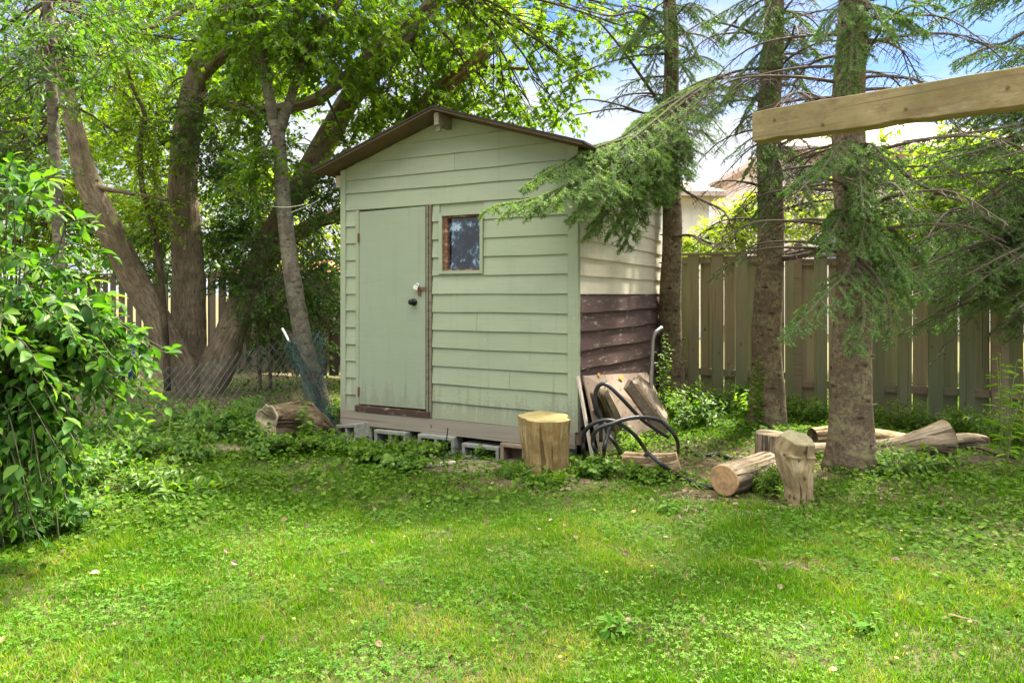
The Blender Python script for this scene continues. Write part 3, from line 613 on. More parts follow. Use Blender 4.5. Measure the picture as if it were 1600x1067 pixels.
# jambs
g = Geo()
def vbar(g, u0, u1, o0, o1, z0, z1, rnd=None): g.hexa([SH(u0, -o1, z0), SH(u1, -o1, z0), SH(u1, -o0, z0), SH(u0, -o0, z0), SH(u0, -o1, z1), SH(u1, -o1, z1), SH(u1, -o0, z1), SH(u0, -o0, z1)], rnd)
vbar(g, .192, .232, .001, .022, ZS+.06, 2.25); g.build('door_casing', 'green', shed)
g = Geo(); vbar(g, 1.052, 1.075, .001, .024, ZS+.03, 2.25); vbar(g, 1.088, 1.112, .001, .026, ZS, 2.255); g.build('worn_door_jamb', 'jamb', shed)
g = Geo(); k = 10; V = []
for i in range(k+1):
    u = .195+(1.1-.195)*i/k; dz = (vn(u*7, 5, 2)-.5)*.02
    V += [SH(u, -.036, ZS+.0), SH(u, -.04, .278+dz*.6), SH(u, .0, .284), SH(u, .0, ZS)]
g.add(V, [A([[i*4+j, i*4+(j+1) % 4, (i+1)*4+(j+1) % 4, (i+1)*4+j] for i in range(k) for j in range(4)]), A([[3, 2, 1, 0], [k*4, k*4+1, k*4+2, k*4+3]])], .4); g.build('threshold', 'thresh', shed)
# window
g = Geo(); a, b_, z0, z1 = 1.2, 1.676, 1.592, 2.168
vbar(g, a, a+.036, .001, .034, z0, z1); vbar(g, b_-.03, b_, .001, .034, z0, z1); vbar(g, a+.036, b_-.03, .001, .033, z0, z0+.03); vbar(g, a+.036, b_-.03, .001, .033, z1-.03, z1)
win = g.build('window', 'green', shed)
g = Geo(); vbar(g, a+.037, a+.085, -.05, .012, z0+.031, z1-.031); vbar(g, a+.085, b_-.031, -.05, .008, z1-.05, z1-.031)
vbar(g, b_-.04, b_-.0305, -.05, .004, z0+.031, z1-.031); vbar(g, a+.085, b_-.04, -.05, .010, z0+.031, z0+.045); g.build('window_sash', 'reddish', win)
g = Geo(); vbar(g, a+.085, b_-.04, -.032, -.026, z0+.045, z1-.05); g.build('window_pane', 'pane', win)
# inside, dark
# roof
OF, OB, OS, TH = .27, .2, .165, .034
def rp(u, v, dz=0): return SH(u, v, 3.075-PITCH*abs(u-SW/2)+.004+dz)
roof_parts = []
for s_, nm in ((-1, 0), (1, 1)):
    ue = SW/2+s_*(SW/2+OS); um = SW/2+s_*.0
    g = Geo(); k = 12; V = []
    for i in range(k+1):
        v = -OF+(SD+OF+OB)*i/k
        wv = (vn(i*.9, s_*3+5, 3)-.5)*.02
        for (u_, dz) in ((um, 0), (ue, wv), (ue, wv+TH*.55), (um, TH*.55)): V.append(rp(u_, v, dz))
    g.add(V, [A([[i*4+j, i*4+(j+1) % 4, (i+1)*4+(j+1) % 4, (i+1)*4+j] for i in range(k) for j in range(4)]), A([[3, 2, 1, 0], [k*4, k*4+1, k*4+2, k*4+3]])], .5)
    rp_ = g.build('roof_deck', 'soffit', shed)
    g = Geo(); V = []
    for i in range(k+1):
        v = -OF-.012+(SD+OF+OB+.024)*i/k; wv = (vn(i*.9, s_*3+5, 3)-.5)*.02
        for (u_, dz) in ((um, TH*.55+.001), (ue+s_*.02, wv+TH*.5), (ue+s_*.02, wv+TH*1.0), (um, TH*1.0)): V.append(rp(u_, v, dz))
    g.add(V, [A([[i*4+j, i*4+(j+1) % 4, (i+1)*4+(j+1) % 4, (i+1)*4+j] for i in range(k) for j in range(4)]), A([[3, 2, 1, 0], [k*4, k*4+1, k*4+2, k*4+3]])], .5)
    g.build('roof_felt', 'shingle', shed)
g = Geo(); g.box(SH(SW/2+.02, -.13, 3.0), (.05, .22, .11), (-D1, D2, (0, 0, 1)), .3); g.box(SH(SW/2+.02, -.2, 2.93), (.04, .03, .07), (-D1, D2, (0, 0, 1)), .9); g.build('ridge_beam_end', 'jamb', shed)
g = Geo(); g.box(SH(-.055, .05, 2.565), (.075, .09, .12), (-D1, D2, (0, 0, 1)), .9); g.build('eave_block', 'plank_white', shed)

# ------------------------------------------------------------------ blocks, stones, bits in front
def cinder(px, label, u, v, z, rot=(0, 0), mt='concrete', sz=(.39, .19, .19), holes=2):
    """hollow block, holes facing -v; rot = (tilt about v, yaw)"""
    a = -D1*math.cos(rot[1])+D2*math.sin(rot[1]); b_ = nrm(np.cross(A([0, 0, 1.]), a)); up = A([0, 0, 1.])
    a2 = a*math.cos(rot[0])+up*math.sin(rot[0]); up2 = nrm(np.cross(a2, b_)); c = SH(u, v, z)
    g = Geo(); w_, dpt, h = sz; ww = .034
    for zc_ in (-h/2+ww/2, h/2-ww/2): g.box(c+up2*zc_, (w_, dpt, ww), (a2, b_, up2), .5)
    n = holes+1
    for i in range(n):
        xc = -w_/2+ww/2+(w_-ww)*i/(n-1); g.box(c+a2*xc, (ww, dpt-.006, h-2*ww), (a2, b_, up2), .5)
    g.box(c+b_*(dpt/2-.02), (w_-.01, .02, h-2*ww), (a2, b_, up2), .5)
    o_ = g.build('cinder_block', mt, loc=c-up2*h/2); tag(o_, label, 'concrete block', 'concrete blocks under the shed')
    bv = o_.modifiers.new('b', 'BEVEL'); bv.width = .004; bv.segments = 1
cinder(0, 'grey hollow block tipped on its side under the left corner of the shed', .17, -.02, -.005, (.16, -.35))
cinder(0, 'grey block half hidden by weeds below the door', .66, .02, -.03, (.02, -.02))
cinder(0, 'upright grey block with two open cells facing out, right of the door', 1.2, -.0, -.02, (0, .06))
cinder(0, 'low grey block with weeds in its cells, left of the tan one', 1.66, .04, -.05, (0, 0), sz=(.39, .19, .15))
cinder(0, 'tan block beside the tall yellow stump', 2.0, .03, -.025, (0, 0), 'tanblock', (.25, .19, .19), 1)
cinder(0, 'dark block under the right front corner of the shed', 2.38, .08, -.012, (0, .1), 'concrete', (.3, .19, .18), 1)
def stone(px, py, w_, dp, h, label, seed):
    c = Gp(px, py, .0); k = 14; a = np.arange(k)/k*6.283; r = .8+.35*vn(np.cos(a)*1.6+seed, np.sin(a)*1.6+seed, seed)
    g = Geo(); top = [c+A([math.cos(t_)*w_*q_, math.sin(t_)*dp*q_, h+.006*math.sin(t_*3)]) for t_, q_ in zip(a, r)]
    bot = [c+A([math.cos(t_)*w_*q_*1.06, math.sin(t_)*dp*q_*1.06, -.02]) for t_, q_ in zip(a, r)]
    g.add(top+bot, [A([[i, i+k, (i+1) % k+k, (i+1) % k] for i in range(k)]), A([list(range(k))])], .5)
    o_ = g.build('flat_stone', 'stone', loc=c-A([0, 0, .02])); tag(o_, label, 'stone')
    bv = o_.modifiers.new('b', 'BEVEL'); bv.width = .01; bv.segments = 2
stone(712, 733, .34, .2, .035, 'flat brown stone slab on the soil in front of the upright grey block', 3)
stone(352, 706, .27, .13, .05, 'flat stone slab at the edge of the lawn below the hollow log', 8)
stone(600, 719, .12, .06, .04, 'small pale stone among weeds below the shed door', 12)
g = Geo(); a, b_ = Gp(653, 728, .05), Gp(711, 722, .05); g.box((a+b_)/2, (np.linalg.norm(b_-a), .035, .018), (b_-a, np.cross([0, 0, 1], b_-a), (0, 0, 1)), .8); tag(g.build('wood_strip', 'plank_white'), 'short pale strip of wood lying on the flat stone', 'wood strip')
g = Geo(); a = Gp(691, 727); g.tube([a, (a+P(700, 668, a[1]+.02))/2+A([.004, 0, 0]), P(700, 668, a[1]+.02)], .005, 6, sub=3); tag(g.build('thin_rod', 'blackmetal', loc=a), 'thin black rod stuck upright in the ground before the blocks', 'rod')

# ------------------------------------------------------------------ stumps and logs
def log(name, label, cat, path, rad, body, end, seg=28, lump=.12, sub=6, flute=None, group=None, seed=1, hollow=False, endname='cut_end', both=True):
    base = A(path[0], float).copy(); t_ = thing(name, label, cat, base, group)
    g = Geo(); g.tube(path, rad, seg, lump, sub, caps=False, flute=flute, seed=seed); V = g.last
    g.build('trunk_section' if cat != 'stump' else 'stump_body', body, t_, smooth=True)
    for idx, sgn in (((0, -1), (-1, 1)) if both else ((-1, 1),)):
        ring = V[idx]; c = ring.mean(0); nn = nrm(np.cross(ring[0]-c, ring[seg//4]-c))*1
        out_ = nrm(V[idx].mean(0)-V[1 if idx == 0 else -2].mean(0)); g = Geo()
        e1 = nrm(ring[0]-c); e2 = nrm(np.cross(out_, e1)); k = seg
        ins = c+(ring-c)*.94+out_*.006; dep = -.02 if hollow else .007
        ins2 = c+(ring-c)*(.6 if hollow else .5)+out_*dep
        VV = np.vstack([ring, ins, ins2, [c+out_*(-.12 if hollow else .005)]])
        q1 = [[i, (i+1) % k, (i+1) % k+k, i+k] for i in range(k)]; q2 = [[i+k, (i+1) % k+k, (i+1) % k+2*k, i+2*k] for i in range(k)]
        t3 = [[i+2*k, (i+1) % k+2*k, 3*k] for i in range(k)]
        if sgn < 0: q1 = [f[::-1] for f in q1]; q2 = [f[::-1] for f in q2]; t3 = [f[::-1] for f in t3]
        uvv = np.stack([(VV-c)@e1, (VV-c)@e2], -1)
        fs = [A(q1), A(q2), A(t3)]; g.add(VV, fs, .5, [uvv[f] for f in fs]); g.build(endname, end, t_)
    return t_
# tall yellow stump before the shed
b0 = A([.265, 5.50, -.03])
fl = lambda a, t_: 1+.10*np.sin(a*2+1)+.05*np.sin(a*5+.6)-.10*np.exp(-((a-4.6)/.12)**2)+.035*np.sin(a*11)+.08*(1-t_)*np.sin(a*3)
log('tree_stump', 'broad yellowish debarked stump standing upright at the shed corner', 'stump', [b0+A([.02, 0, 0]), b0+A([.012, 0, .15]), b0+A([.0, 0, .3]), b0+A([0, .0, .445])], [.185, .195, .21, .222], 'raw_wood', 'end_yellow', seg=48, lump=.06, flute=fl, seed=4, endname='top_face', both=False)
# short log lying by the hose
log('short_log', 'short pink grey log lying under the end of the black hose', 'log', [P(977, 722, 5.32)+A([0, 0, 0]), P(1010, 724, 5.25), P(1040, 726, 5.22), P(1060, 722, 5.2)], [.082, .075, .088, .075], 'log_pale', 'end_brown', seed=6, group='cut logs on the ground')
log('cut_log', 'pale log lying with its brown sawn end facing the lawn', 'log', [P(1131, 751, 4.72), P(1150, 745, 4.85), P(1172, 738, 5.0), P(1200, 728, 5.2)], [.108, .112, .108, .115], 'log_grey', 'end_brown', seed=9, group='cut logs on the ground')
fl2 = lambda a, t_: 1+.05*np.sin(a*2+.4)+.05*np.sin(a*5)+.04*np.sin(a*9+2)
b0 = Gp(1247, 787); 
log('upright_log', 'knobbly pale log stood on end with a mossy sawn top', 'log', [b0+A([.005, .03, -.04]), P(1246, 762, b0[1]+.03), P(1240, 732, b0[1]+.04), P(1239, 706, b0[1]+.05), P(1245, 684, b0[1]+.015)], [.088, .082, .105, .122, .098], 'log_pale', 'end_mossy', seg=36, lump=.2, flute=fl2, seed=12, endname='top_face', both=False, group='cut logs on the ground')
b0 = Gp(1207, 722)
log('leaning_stump', 'squat weathered stump behind the knobbly upright log', 'stump', [b0+A([0, 0, -.03]), b0+A([.0, 0, .12]), P(1208, 677, b0[1])], [.14, .135, .14], 'log_grey', 'log_grey', lump=.2, seed=14, endname='top_face', both=False)
log('hollow_log', 'hollow reddish log lying behind the nearest spruce trunk', 'log', [P(1270, 683, 6.35), P(1320, 680, 6.4), P(1380, 684, 6.5), P(1430, 692, 6.5)], [.085, .09, .075, .07], 'log_pale', 'log_dark', hollow=True, seed=15, group='cut logs on the ground')
log('long_log', 'long bare log running behind the nearest spruce and flaring at its right end', 'log', [P(1262, 704, 5.9), P(1340, 704, 5.95), P(1400, 700, 5.95), P(1445, 690, 5.95), P(1478, 686, 5.95)], [.062, .07, .085, .105, .155], 'log_grey', 'log_dark', lump=.25, seed=17, group='cut logs on the ground')
log('split_log', 'split grey log end right of the flared long log', 'log', [P(1482, 690, 6.2), P(1510, 688, 6.2), P(1536, 692, 6.2)], [.075, .08, .078], 'log_grey', 'end_brown', lump=.4, seed=19, group='cut logs on the ground')
log('dark_log', 'dark rotten log on the soil near the bright tall weed', 'log', [P(1490, 722, 5.7), P(1530, 724, 5.7), P(1585, 724, 5.75)], [.05, .055, .045], 'log_dark', 'log_dark', lump=.4, seed=21, group='cut logs on the ground')
g = Geo(); g.tube([P(1535, 700, 6.0), P(1570, 712, 5.9), P(1610, 718, 5.8)], [.018, .014, .01], 8, .2, 4); tag(g.build('fallen_branch', 'log_grey'), 'thin grey fallen branch beyond the dark rotten log', 'branch')
# rotten hollow log at left
b0 = P(417, 656, 6.35)
log('rotten_log', 'rotting hollow log with flaking bark lying left of the shed', 'log', [b0, P(445, 655, 6.5), P(475, 662, 6.75), P(512, 684, 7.0)], [.17, .18, .20, .11], 'rotten', 'rotten_end', hollow=True, lump=.55, seed=23, seg=44)

# ------------------------------------------------------------------ things leaning on the side wall
def plank(name, label, top, bot, w_, th_, mt, normal, rnd=.5):
    top = A(top); bot = A(bot); ax = top-bot; s_ = nrm(np.cross(ax, normal)); n2 = nrm(np.cross(s_, ax))
    g = Geo(); k = 6; V = []
    for i in range(k+1):
        c = bot+ax*i/k; ww = w_*(1+.12*(vn(i*1.3, len(label), 3)-.5))
        for a, b_ in ((-1, -1), (1, -1), (1, 1), (-1, 1)): V.append(c+s_*ww/2*a+n2*th_/2*b_)
    g.add(V, [A([[i*4+j, i*4+(j+1) % 4, (i+1)*4+(j+1) % 4, (i+1)*4+j] for i in range(k) for j in range(4)]), A([[3, 2, 1, 0], [k*4, k*4+1, k*4+2, k*4+3]])], rnd)
    return tag(g.build(name, mt, loc=bot), label, 'board' if name != 'bark_slab' else 'bark')
nS = -D1                                            # outward from the side wall
g = Geo(); a, b_, c, d = sd(.03, .045, .70), sd(1.98, .045, .53), sd(2.0, .30, .02), sd(.06, .20, .0)
off = nrm(np.cross(b_-a, d-a))*-.014
g.hexa([d, c, c+off, d+off, a, b_, b_+off, a+off], .5); pn_ = g.build('plywood_panel', 'panel', loc=d); tag(pn_, 'old pinkish plywood sheet leaning against the brown side wall', 'panel')
M['fungus'] = plain('orange fungus', (.62, .33, .05), .8, nz=.6, sc=30)
for (s_, zz_, r) in ((.95, .60, .03), (.38, .685, .018), (1.25, .47, .02)):
    g = Geo()
    k = 10; aa = np.arange(k)/k*6.283; cc = sd(s_, .062+(.68-zz_)*.28+.012, zz_-.01); e1 = nrm(b_-a); e2 = nrm(a-d)
    g.add([cc+e1*math.cos(t_)*r*(1+.3*math.sin(3*t_))*2+e2*math.sin(t_)*r for t_ in aa], A([list(range(k))]), .5); g.build('orange_stain', 'fungus', pn_)
plank('white_strip', 'narrow whitish strip leaning at the front corner of the side wall', P(903, 588, 5.82), Gp(927, 722), .036, .02, 'plank_white', nS)
plank('dark_plank', 'dark weathered plank leaning diagonally over the plywood sheet', P(980, 600, 6.35), Gp(1040, 683), .105, .035, 'plank_dark', nS+A([0, -.6, 0]), .2)
plank('grey_plank', 'thin grey brown plank along the right of the dark one', P(993, 597, 6.5), Gp(1049, 676), .03, .06, 'plank_white', nS+A([0, -.6, 0]), .2)
g = Geo(); top, bot = P(938, 612, 5.72), Gp(968, 695); bot[2] -= .0
g.tube([bot, (bot+top)/2+A([.01, -.02, 0]), top], [.10, .10, .075], 20, .35, 6, flute=lambda a, t_: np.where(np.sin(a) > 0, .45, 1.0), seed=31); tag(g.build('bark_slab', 'log_grey', loc=bot, smooth=True), 'split slab of grey wood propped behind the hose loops', 'wood slab')
g = Geo(); top, bot = P(926, 615, 5.72), Gp(952, 700)
g.tube([bot, (bot+top)/2, top], [.03, .035, .025], 10, .3, 4, seed=33); tag(g.build('mossy_stick', 'log_dark', loc=bot, smooth=True), 'dark mossy stick left of the grey wood slab', 'stick')
g = Geo(); a = Gp(1017, 640); Yp = a[1]-.0; Yp = 7.45
g.tube([P(1016, 645, Yp), P(1017, 600, Yp), P(1019, 550, Yp), P(1020, 532, Yp), P(1024, 520, Yp), P(1034, 512, Yp+.05)], .022, 10, sub=5); tag(g.build('steel_pipe', 'metal', smooth=True), 'grey steel pipe with a bent top beside the side wall', 'pipe')
# hose
hose = thing('black_hose', 'thick black rubber hose coiled at the shed corner and trailing to the logs', 'hose', Gp(940, 722))
def hs(name, pts, r=.0165, closed=0):
    g = Geo(); g.tube(pts, r, 10, sub=7); g.build(name, 'hose', hose, smooth=True)
hs('hose_coil', [P(939, 690, 5.62), P(938, 656, 5.62), P(931, 635, 5.6), P(931, 611, 5.6), P(940, 600, 5.58), P(952, 604, 5.56), P(969, 620, 5.55), P(987, 639, 5.6), P(1004, 656, 5.7), P(1025, 671, 5.85), P(1044, 683, 6.0)])
hs('hose_coil', [Gp(917, 720), P(912, 705, 5.5), P(911, 690, 5.48), P(913, 676, 5.45), P(923, 664, 5.42), P(940, 657, 5.4), P(959, 658, 5.4), P(975, 666, 5.42), P(993, 681, 5.5), P(1004, 696, 5.6), Gp(1012, 708)])
hs('hose_coil', [Gp(941, 722), P(930, 704, 5.4), P(926, 689, 5.38), P(929, 676, 5.36), P(939, 667, 5.35), P(956, 662, 5.36), P(969, 657, 5.4), P(987, 653, 5.45), P(1006, 652, 5.5), P(1031, 657, 5.6), P(1047, 671, 5.6), P(1058, 688, 5.65), Gp(1060, 708)])
hs('hose_coil', [P(962, 656, 5.5), P(954, 668, 5.45), P(948, 684, 5.4), P(944, 702, 5.38), Gp(946, 724)])
hs('hose_coil', [P(944, 660, 5.6), P(950, 678, 5.6), P(962, 694, 5.6), Gp(972, 712)])
hs('hose_tail', [P(1008, 712, 5.24), P(1013, 709, 5.16), P(1022, 715, 5.1), P(1036, 727, 5.05), Gp(1059, 743, .02), Gp(1081, 753, .02), Gp(1106, 760, .02), Gp(1130, 762, .02)])
hs('hose_tail', [Gp(1062, 700, .02), Gp(1074, 699, .03), Gp(1086, 709, .02), Gp(1100, 712, .01), Gp(1122, 709, .02), Gp(1140, 716, .02), Gp(1160, 722, .01)])
g = Geo(); g.box(P(1063, 734, 5.05)+A([0, 0, 0]), (.06, .04, .03)); 

# ------------------------------------------------------------------ beam at the right
bm = thing('timber_beam', 'long greenish weathered timber beam jutting in overhead from the right', 'beam', (1.6, 2.85, 2.1))
a0, a1 = A([1.142, 3.25, 0]), A([2.35, 2.0, 0]); dx = nrm(a1-a0); side = A([-dx[1], dx[0], 0])*-1
g = Geo(); k = 26; V = []; Lb = np.linalg.norm(a1-a0)
for i in range(k+1):
    s_ = Lb*i/k; c = a0+dx*s_; zl = 2.126-.033*s_+.0015*math.sin(s_*9)+.003*(vn(s_*14, 2, 1)-.5)+(.007 if .58 < s_ < .68 or .10 < s_ < .16 else 0)-.0; zh = 2.263-.033*s_+.004*(vn(s_*9, 7, 3)-.5)+.006*sst(0, .08, s_)
    for (o_, z_) in ((0, zl), (0, zh), (-.095, zh-.001), (-.095, zl)): V.append(c+side*o_+A([0, 0, z_]))
g.add(V, [A([[i*4+j, i*4+(j+1) % 4, (i+1)*4+(j+1) % 4, (i+1)*4+j] for i in range(k) for j in range(4)][::-1]), A([[3, 2, 1, 0], [k*4, k*4+1, k*4+2, k*4+3]])], .5)
bo = g.build('beam', 'beam', bm); bv = bo.modifiers.new('b', 'BEVEL'); bv.width = .004; bv.segments = 2; bv.limit_method = 'ANGLE'
g = Geo(); g.box(A([2.30, 2.10, 1.03]), (.1, .1, 2.06), None, .4); g.build('post', 'beam', bm)
g = Geo()
for (s_, z_) in ((.11, 2.215), (.33, 2.16), (.66, 2.175), (1.0, 2.2)): c = a0+dx*s_+side*.002+A([0, 0, z_-.033*s_]); g.tube([c-side*.004, c+side*.003], .006, 8)
g.build('nail_head', 'rust', bm)

# ------------------------------------------------------------------ fences
FP = A([4.33, 7.70, 0]); FD = D1.copy(); FN = A([-.456, -.89, 0]); FN /= np.linalg.norm(FN)   # FN toward camera
def fence(label, t0, t1, ztop, mt='fence', zbot=.03, pitch=.29, bw=.142, rail_lo=.34, posts=True, back=0.0):
    """along FP+FD*t"""
    def q(t_, o_, z): return FP+FD*t_+FN*o_+A([0, 0, z])
    th_ = thing('wooden_fence', label, 'fence', q((t0+t1)/2, 0, 0))
    def brd(g, t_, o_, z0, z1, w_=bw):
        ln = rng.normal(0, .004); z0 = z0+float(gz(*q(t_, 0, 0)[:2]))
        P0 = [q(t_-w_/2, o_, z0), q(t_+w_/2, o_, z0), q(t_+w_/2, o_+.018, z0), q(t_-w_/2, o_+.018, z0)]
        P1 = [q(t_-w_/2+ln, o_, z1), q(t_+w_/2+ln, o_, z1), q(t_+w_/2+ln, o_+.018, z1), q(t_-w_/2+ln, o_+.018, z1)]
        g.hexa(P0+P1, random.random())
    gf, gb = Geo(), Geo(); pitch = (t1-t0)/max(1, round((t1-t0)/pitch)); t_ = t0+.07
    while t_ < t1-.05:
        brd(gf, t_+rng.normal(0, .006), .022, zbot-.02+rng.uniform(-.015, .02), ztop-.03, bw+rng.normal(0, .004))
        if t_+pitch/2 < t1+.06: brd(gb, t_+pitch/2+rng.normal(0, .006), -.040, zbot-.03, ztop-.12, bw-back+rng.normal(0, .004))
        t_ += pitch
    gf.build('front_boards', mt, th_); gb.build('back_boards', mt, th_)
    for z_, h in ((ztop-.09, .075), (rail_lo, .085)):
        g = Geo(); g.hexa([q(t0, -.02, z_-h/2), q(t1, -.02, z_-h/2), q(t1, .02, z_-h/2), q(t0, .02, z_-h/2), q(t0, -.02, z_+h/2), q(t1, -.02, z_+h/2), q(t1, .02, z_+h/2), q(t0, .02, z_+h/2)], .5); g.build('rail', 'rail', th_)
    g = Geo(); g.hexa([q(t0-.02, -.06, ztop-.028), q(t1+.02, -.06, ztop-.028), q(t1+.02, .06, ztop-.028), q(t0-.02, .06, ztop-.028), q(t0-.02, -.06, ztop), q(t1+.02, -.06, ztop), q(t1+.02, .06, ztop), q(t0-.02, .06, ztop)], .3); g.build('cap_board', 'rail', th_)
    if posts:
        for tp in np.arange(t0, t1+.1, 2.4):
            g = Geo(); c = q(tp, .0, (ztop+.075)/2-.05); g.box(c, (.089, .089, ztop+.175), (FD, FN, (0, 0, 1)), .4); g.build('post', 'rail', th_)
    return th_
# t at px 1247: x/y=.419
tpost = (4.33-.419*7.7)/(.89+.419*.456)
fence('tall greenish board fence right of the protruding post, half behind spruce boughs', tpost-4.35, tpost-.03, 1.87)
fence('sunlit board fence with bright gaps between the shed and the protruding post', tpost, tpost+2.6, 1.925, zbot=.03, rail_lo=.42)
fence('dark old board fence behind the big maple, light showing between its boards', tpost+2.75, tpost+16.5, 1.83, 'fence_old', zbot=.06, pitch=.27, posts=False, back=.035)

# ------------------------------------------------------------------ neighbouring buildings
def house_box(g, x0, x1, y0, y1, z0, z1, rnd=.5): g.hexa([(x0, y0, z0), (x1, y0, z0), (x1, y1, z0), (x0, y1, z0), (x0, y0, z1), (x1, y0, z1), (x1, y1, z1), (x0, y1, z1)], rnd)
h1 = thing('house', 'cream stucco house with a brown eave seen between shed and spruces', 'house', (2, 24, 0))
g = Geo(); house_box(g, -1.5, 6.35, 22, 30, 0, 4.7); g.build('wall', 'render_wall', h1)
g = Geo(); g.add([(-2, 21.5, 4.75), (6.75, 21.5, 4.65), (3.2, 26, 6.6), (1, 26, 6.6), (-2, 30.5, 4.75), (6.75, 30.5, 4.65)], [A([[0, 1, 2, 3], [5, 4, 3, 2]]), A([[1, 5, 2], [4, 0, 3]])], .5)
g.hexa([(-2, 21.5, 4.6), (6.75, 21.5, 4.5), (6.75, 30.5, 4.5), (-2, 30.5, 4.6), (-2, 21.5, 4.745), (6.75, 21.5, 4.645), (6.75, 30.5, 4.645), (-2, 30.5, 4.745)], .5); g.build('roof', 'far_roof', h1)
g = Geo(); g.tube([(5.35, 21.93, 0), (5.35, 21.93, 4.5)], .05, 8); g.build('downpipe', 'white', h1)
h2 = thing('brick_house', 'pale brick two storey house with a red brick band behind the fence', 'house', (13, 26, 0))
g = Geo(); house_box(g, 9.6, 19.5, 24, 33, 0, 6.3); g.build('wall', 'brick', h2)
g = Geo(); house_box(g, 10.6, 12.4, 23.96, 24, 3.55, 4.0); g.build('brick_band', 'brick_red', h2)
g = Geo(); g.hexa([(9.1, 23.4, 6.3), (20, 23.4, 6.3), (20, 33.6, 6.3), (9.1, 33.6, 6.3), (9.1, 23.4, 6.48), (20, 23.4, 6.48), (20, 33.6, 6.48), (9.1, 33.6, 6.48)], .5)
g.add([(9.1, 23.4, 6.49), (20, 23.4, 6.49), (17, 28.5, 8.6), (12.4, 28.5, 8.6), (9.1, 33.6, 6.49), (20, 33.6, 6.49)], [A([[0, 1, 2, 3], [5, 4, 3, 2]]), A([[1, 5, 2], [4, 0, 3]])], .5); g.build('roof', 'far_roof', h2)
for (x0, x1, z0, z1) in ((10.75, 12.2, 2.6, 3.5), (9.95, 11.9, 5.0, 5.9), (14.2, 16, 5.0, 5.95), (14.4, 16.6, 2.4, 3.6)):
    g = Geo(); house_box(g, x0-.08, x0, 23.93, 23.995, z0-.08, z1+.08); house_box(g, x1, x1+.08, 23.93, 23.995, z0-.08, z1+.08); house_box(g, x0, x1, 23.935, 23.995, z0-.08, z0); house_box(g, x0, x1, 23.935, 23.995, z1, z1+.08); house_box(g, (x0+x1)/2-.03, (x0+x1)/2+.03, 23.94, 23.995, z0, z1)
    wf = g.build('window', 'white', h2); g = Geo(); house_box(g, x0, x1, 23.975, 23.99, z0, z1); g.build('pane', 'glass_far', wf)
sh2 = thing('neighbour_shed', 'low outbuilding with an orange roof just over the fence left of the shed', 'shed', (-4.2, 14.2, 0))
g = Geo(); g.prism([(-5.4, 13.6, 0), (-2.2, 13.6, 0), (-2.2, 13.6, 1.72), (-5.4, 13.6, 1.72)], (0, 2.2, 0), .5); g.build('wall', 'fence_old', sh2)
g = Geo(); g.hexa([(-5.7, 13.2, 1.76), (-1.9, 13.2, 1.76), (-1.9, 15, 2.08), (-5.7, 15, 2.08), (-5.7, 13.2, 1.82), (-1.9, 13.2, 1.82), (-1.9, 15, 2.14), (-5.7, 15, 2.14)], .5); g.build('roof', 'orange_roof', sh2)
g = Geo(); g.tube([(-7.05, 12.0, 0), (-7.05, 12.0, .05), (-7.05, 12.0, .5), (-7.05, 12.0, .82)], [.24, .26, .28, .25], 20)
bb = (-7.05, 12.0, 0)
for k_, (px, lab) in enumerate(((190, 'short dark blue post behind the chain link fence, the left one'), (206, 'short dark blue post behind the chain link fence, the right one'))):
    c = P(px, 560, 10.8); g = Geo(); g.tube([(c[0], c[1], 0), (c[0], c[1], .3), (c[0], c[1], .74), (c[0], c[1], .75)], [.055, .05, .05, .03], 12); tag(g.build('blue_post', 'bluebin', smooth=True), lab, 'post', 'blue posts by the old fence')

# ------------------------------------------------------------------ trees: helpers
def crown(clumps, kind, L0, L1, sprays=60, K=13, droop=.5, wr=.55, seed=0, twig=True, rbias=0.0, spr=(.22, .5)):
    """clumps: (centre, rx, ry, rz, weight). returns leaf Geo and twig Geo"""
    gl, gt = Geo(), Geo()
    for (c, rx, ry, rz, wt) in clumps:
        n = max(3, int(sprays*wt)); v = nrm(rv(n)); rr = rng.random(n)**.45; rad = A([rx, ry, rz])
        lump = .75+.5*rng.random((n, 1)); b_ = A(c)+v*rr[:, None]*rad*lump
        d = nrm(v*A([1, 1, .5])+rv(n, .5)+A([0, 0, -.25*droop])); ln = rng.uniform(spr[0], spr[1], n)
        tip = b_+d*ln[:, None]+A([0, 0, -1])*(ln**1.3*droop*.5)[:, None]
        if twig: prisms(gt, b_-d*ln[:, None]*.3, tip, .0045, .0015)
        cb = rng.random(n)*.45+rbias
        for k in range(K):
            t_ = (k+.4)/K; sgn = 1 if k % 2 else -1
            pos = b_+(tip-b_)*t_+rv(n, .012)
            side = nrm(np.cross(d, A([0, 0, 1.]))+1e-6)*sgn
            ld = nrm(d*.55+side*.85+A([0, 0, -droop])+rv(n, .35)); up = nrm(A([0, 0, 1.])+rv(n, .55)+side*.2)
            l_ = rng.uniform(L0, L1, n)*(1-.35*abs(t_-.5))
            leaves(gl, pos, ld, up, l_, l_*wr, kind, np.clip(cb+rng.random(n)*.5, 0, 1))
    return gl, gt
def limb(g, pts, r, seg=14, lump=.1, sub=5, seed=0, caps=True, flute=None): g.tube(pts, r, seg, lump, sub, seed=seed, caps=caps, flute=flute)
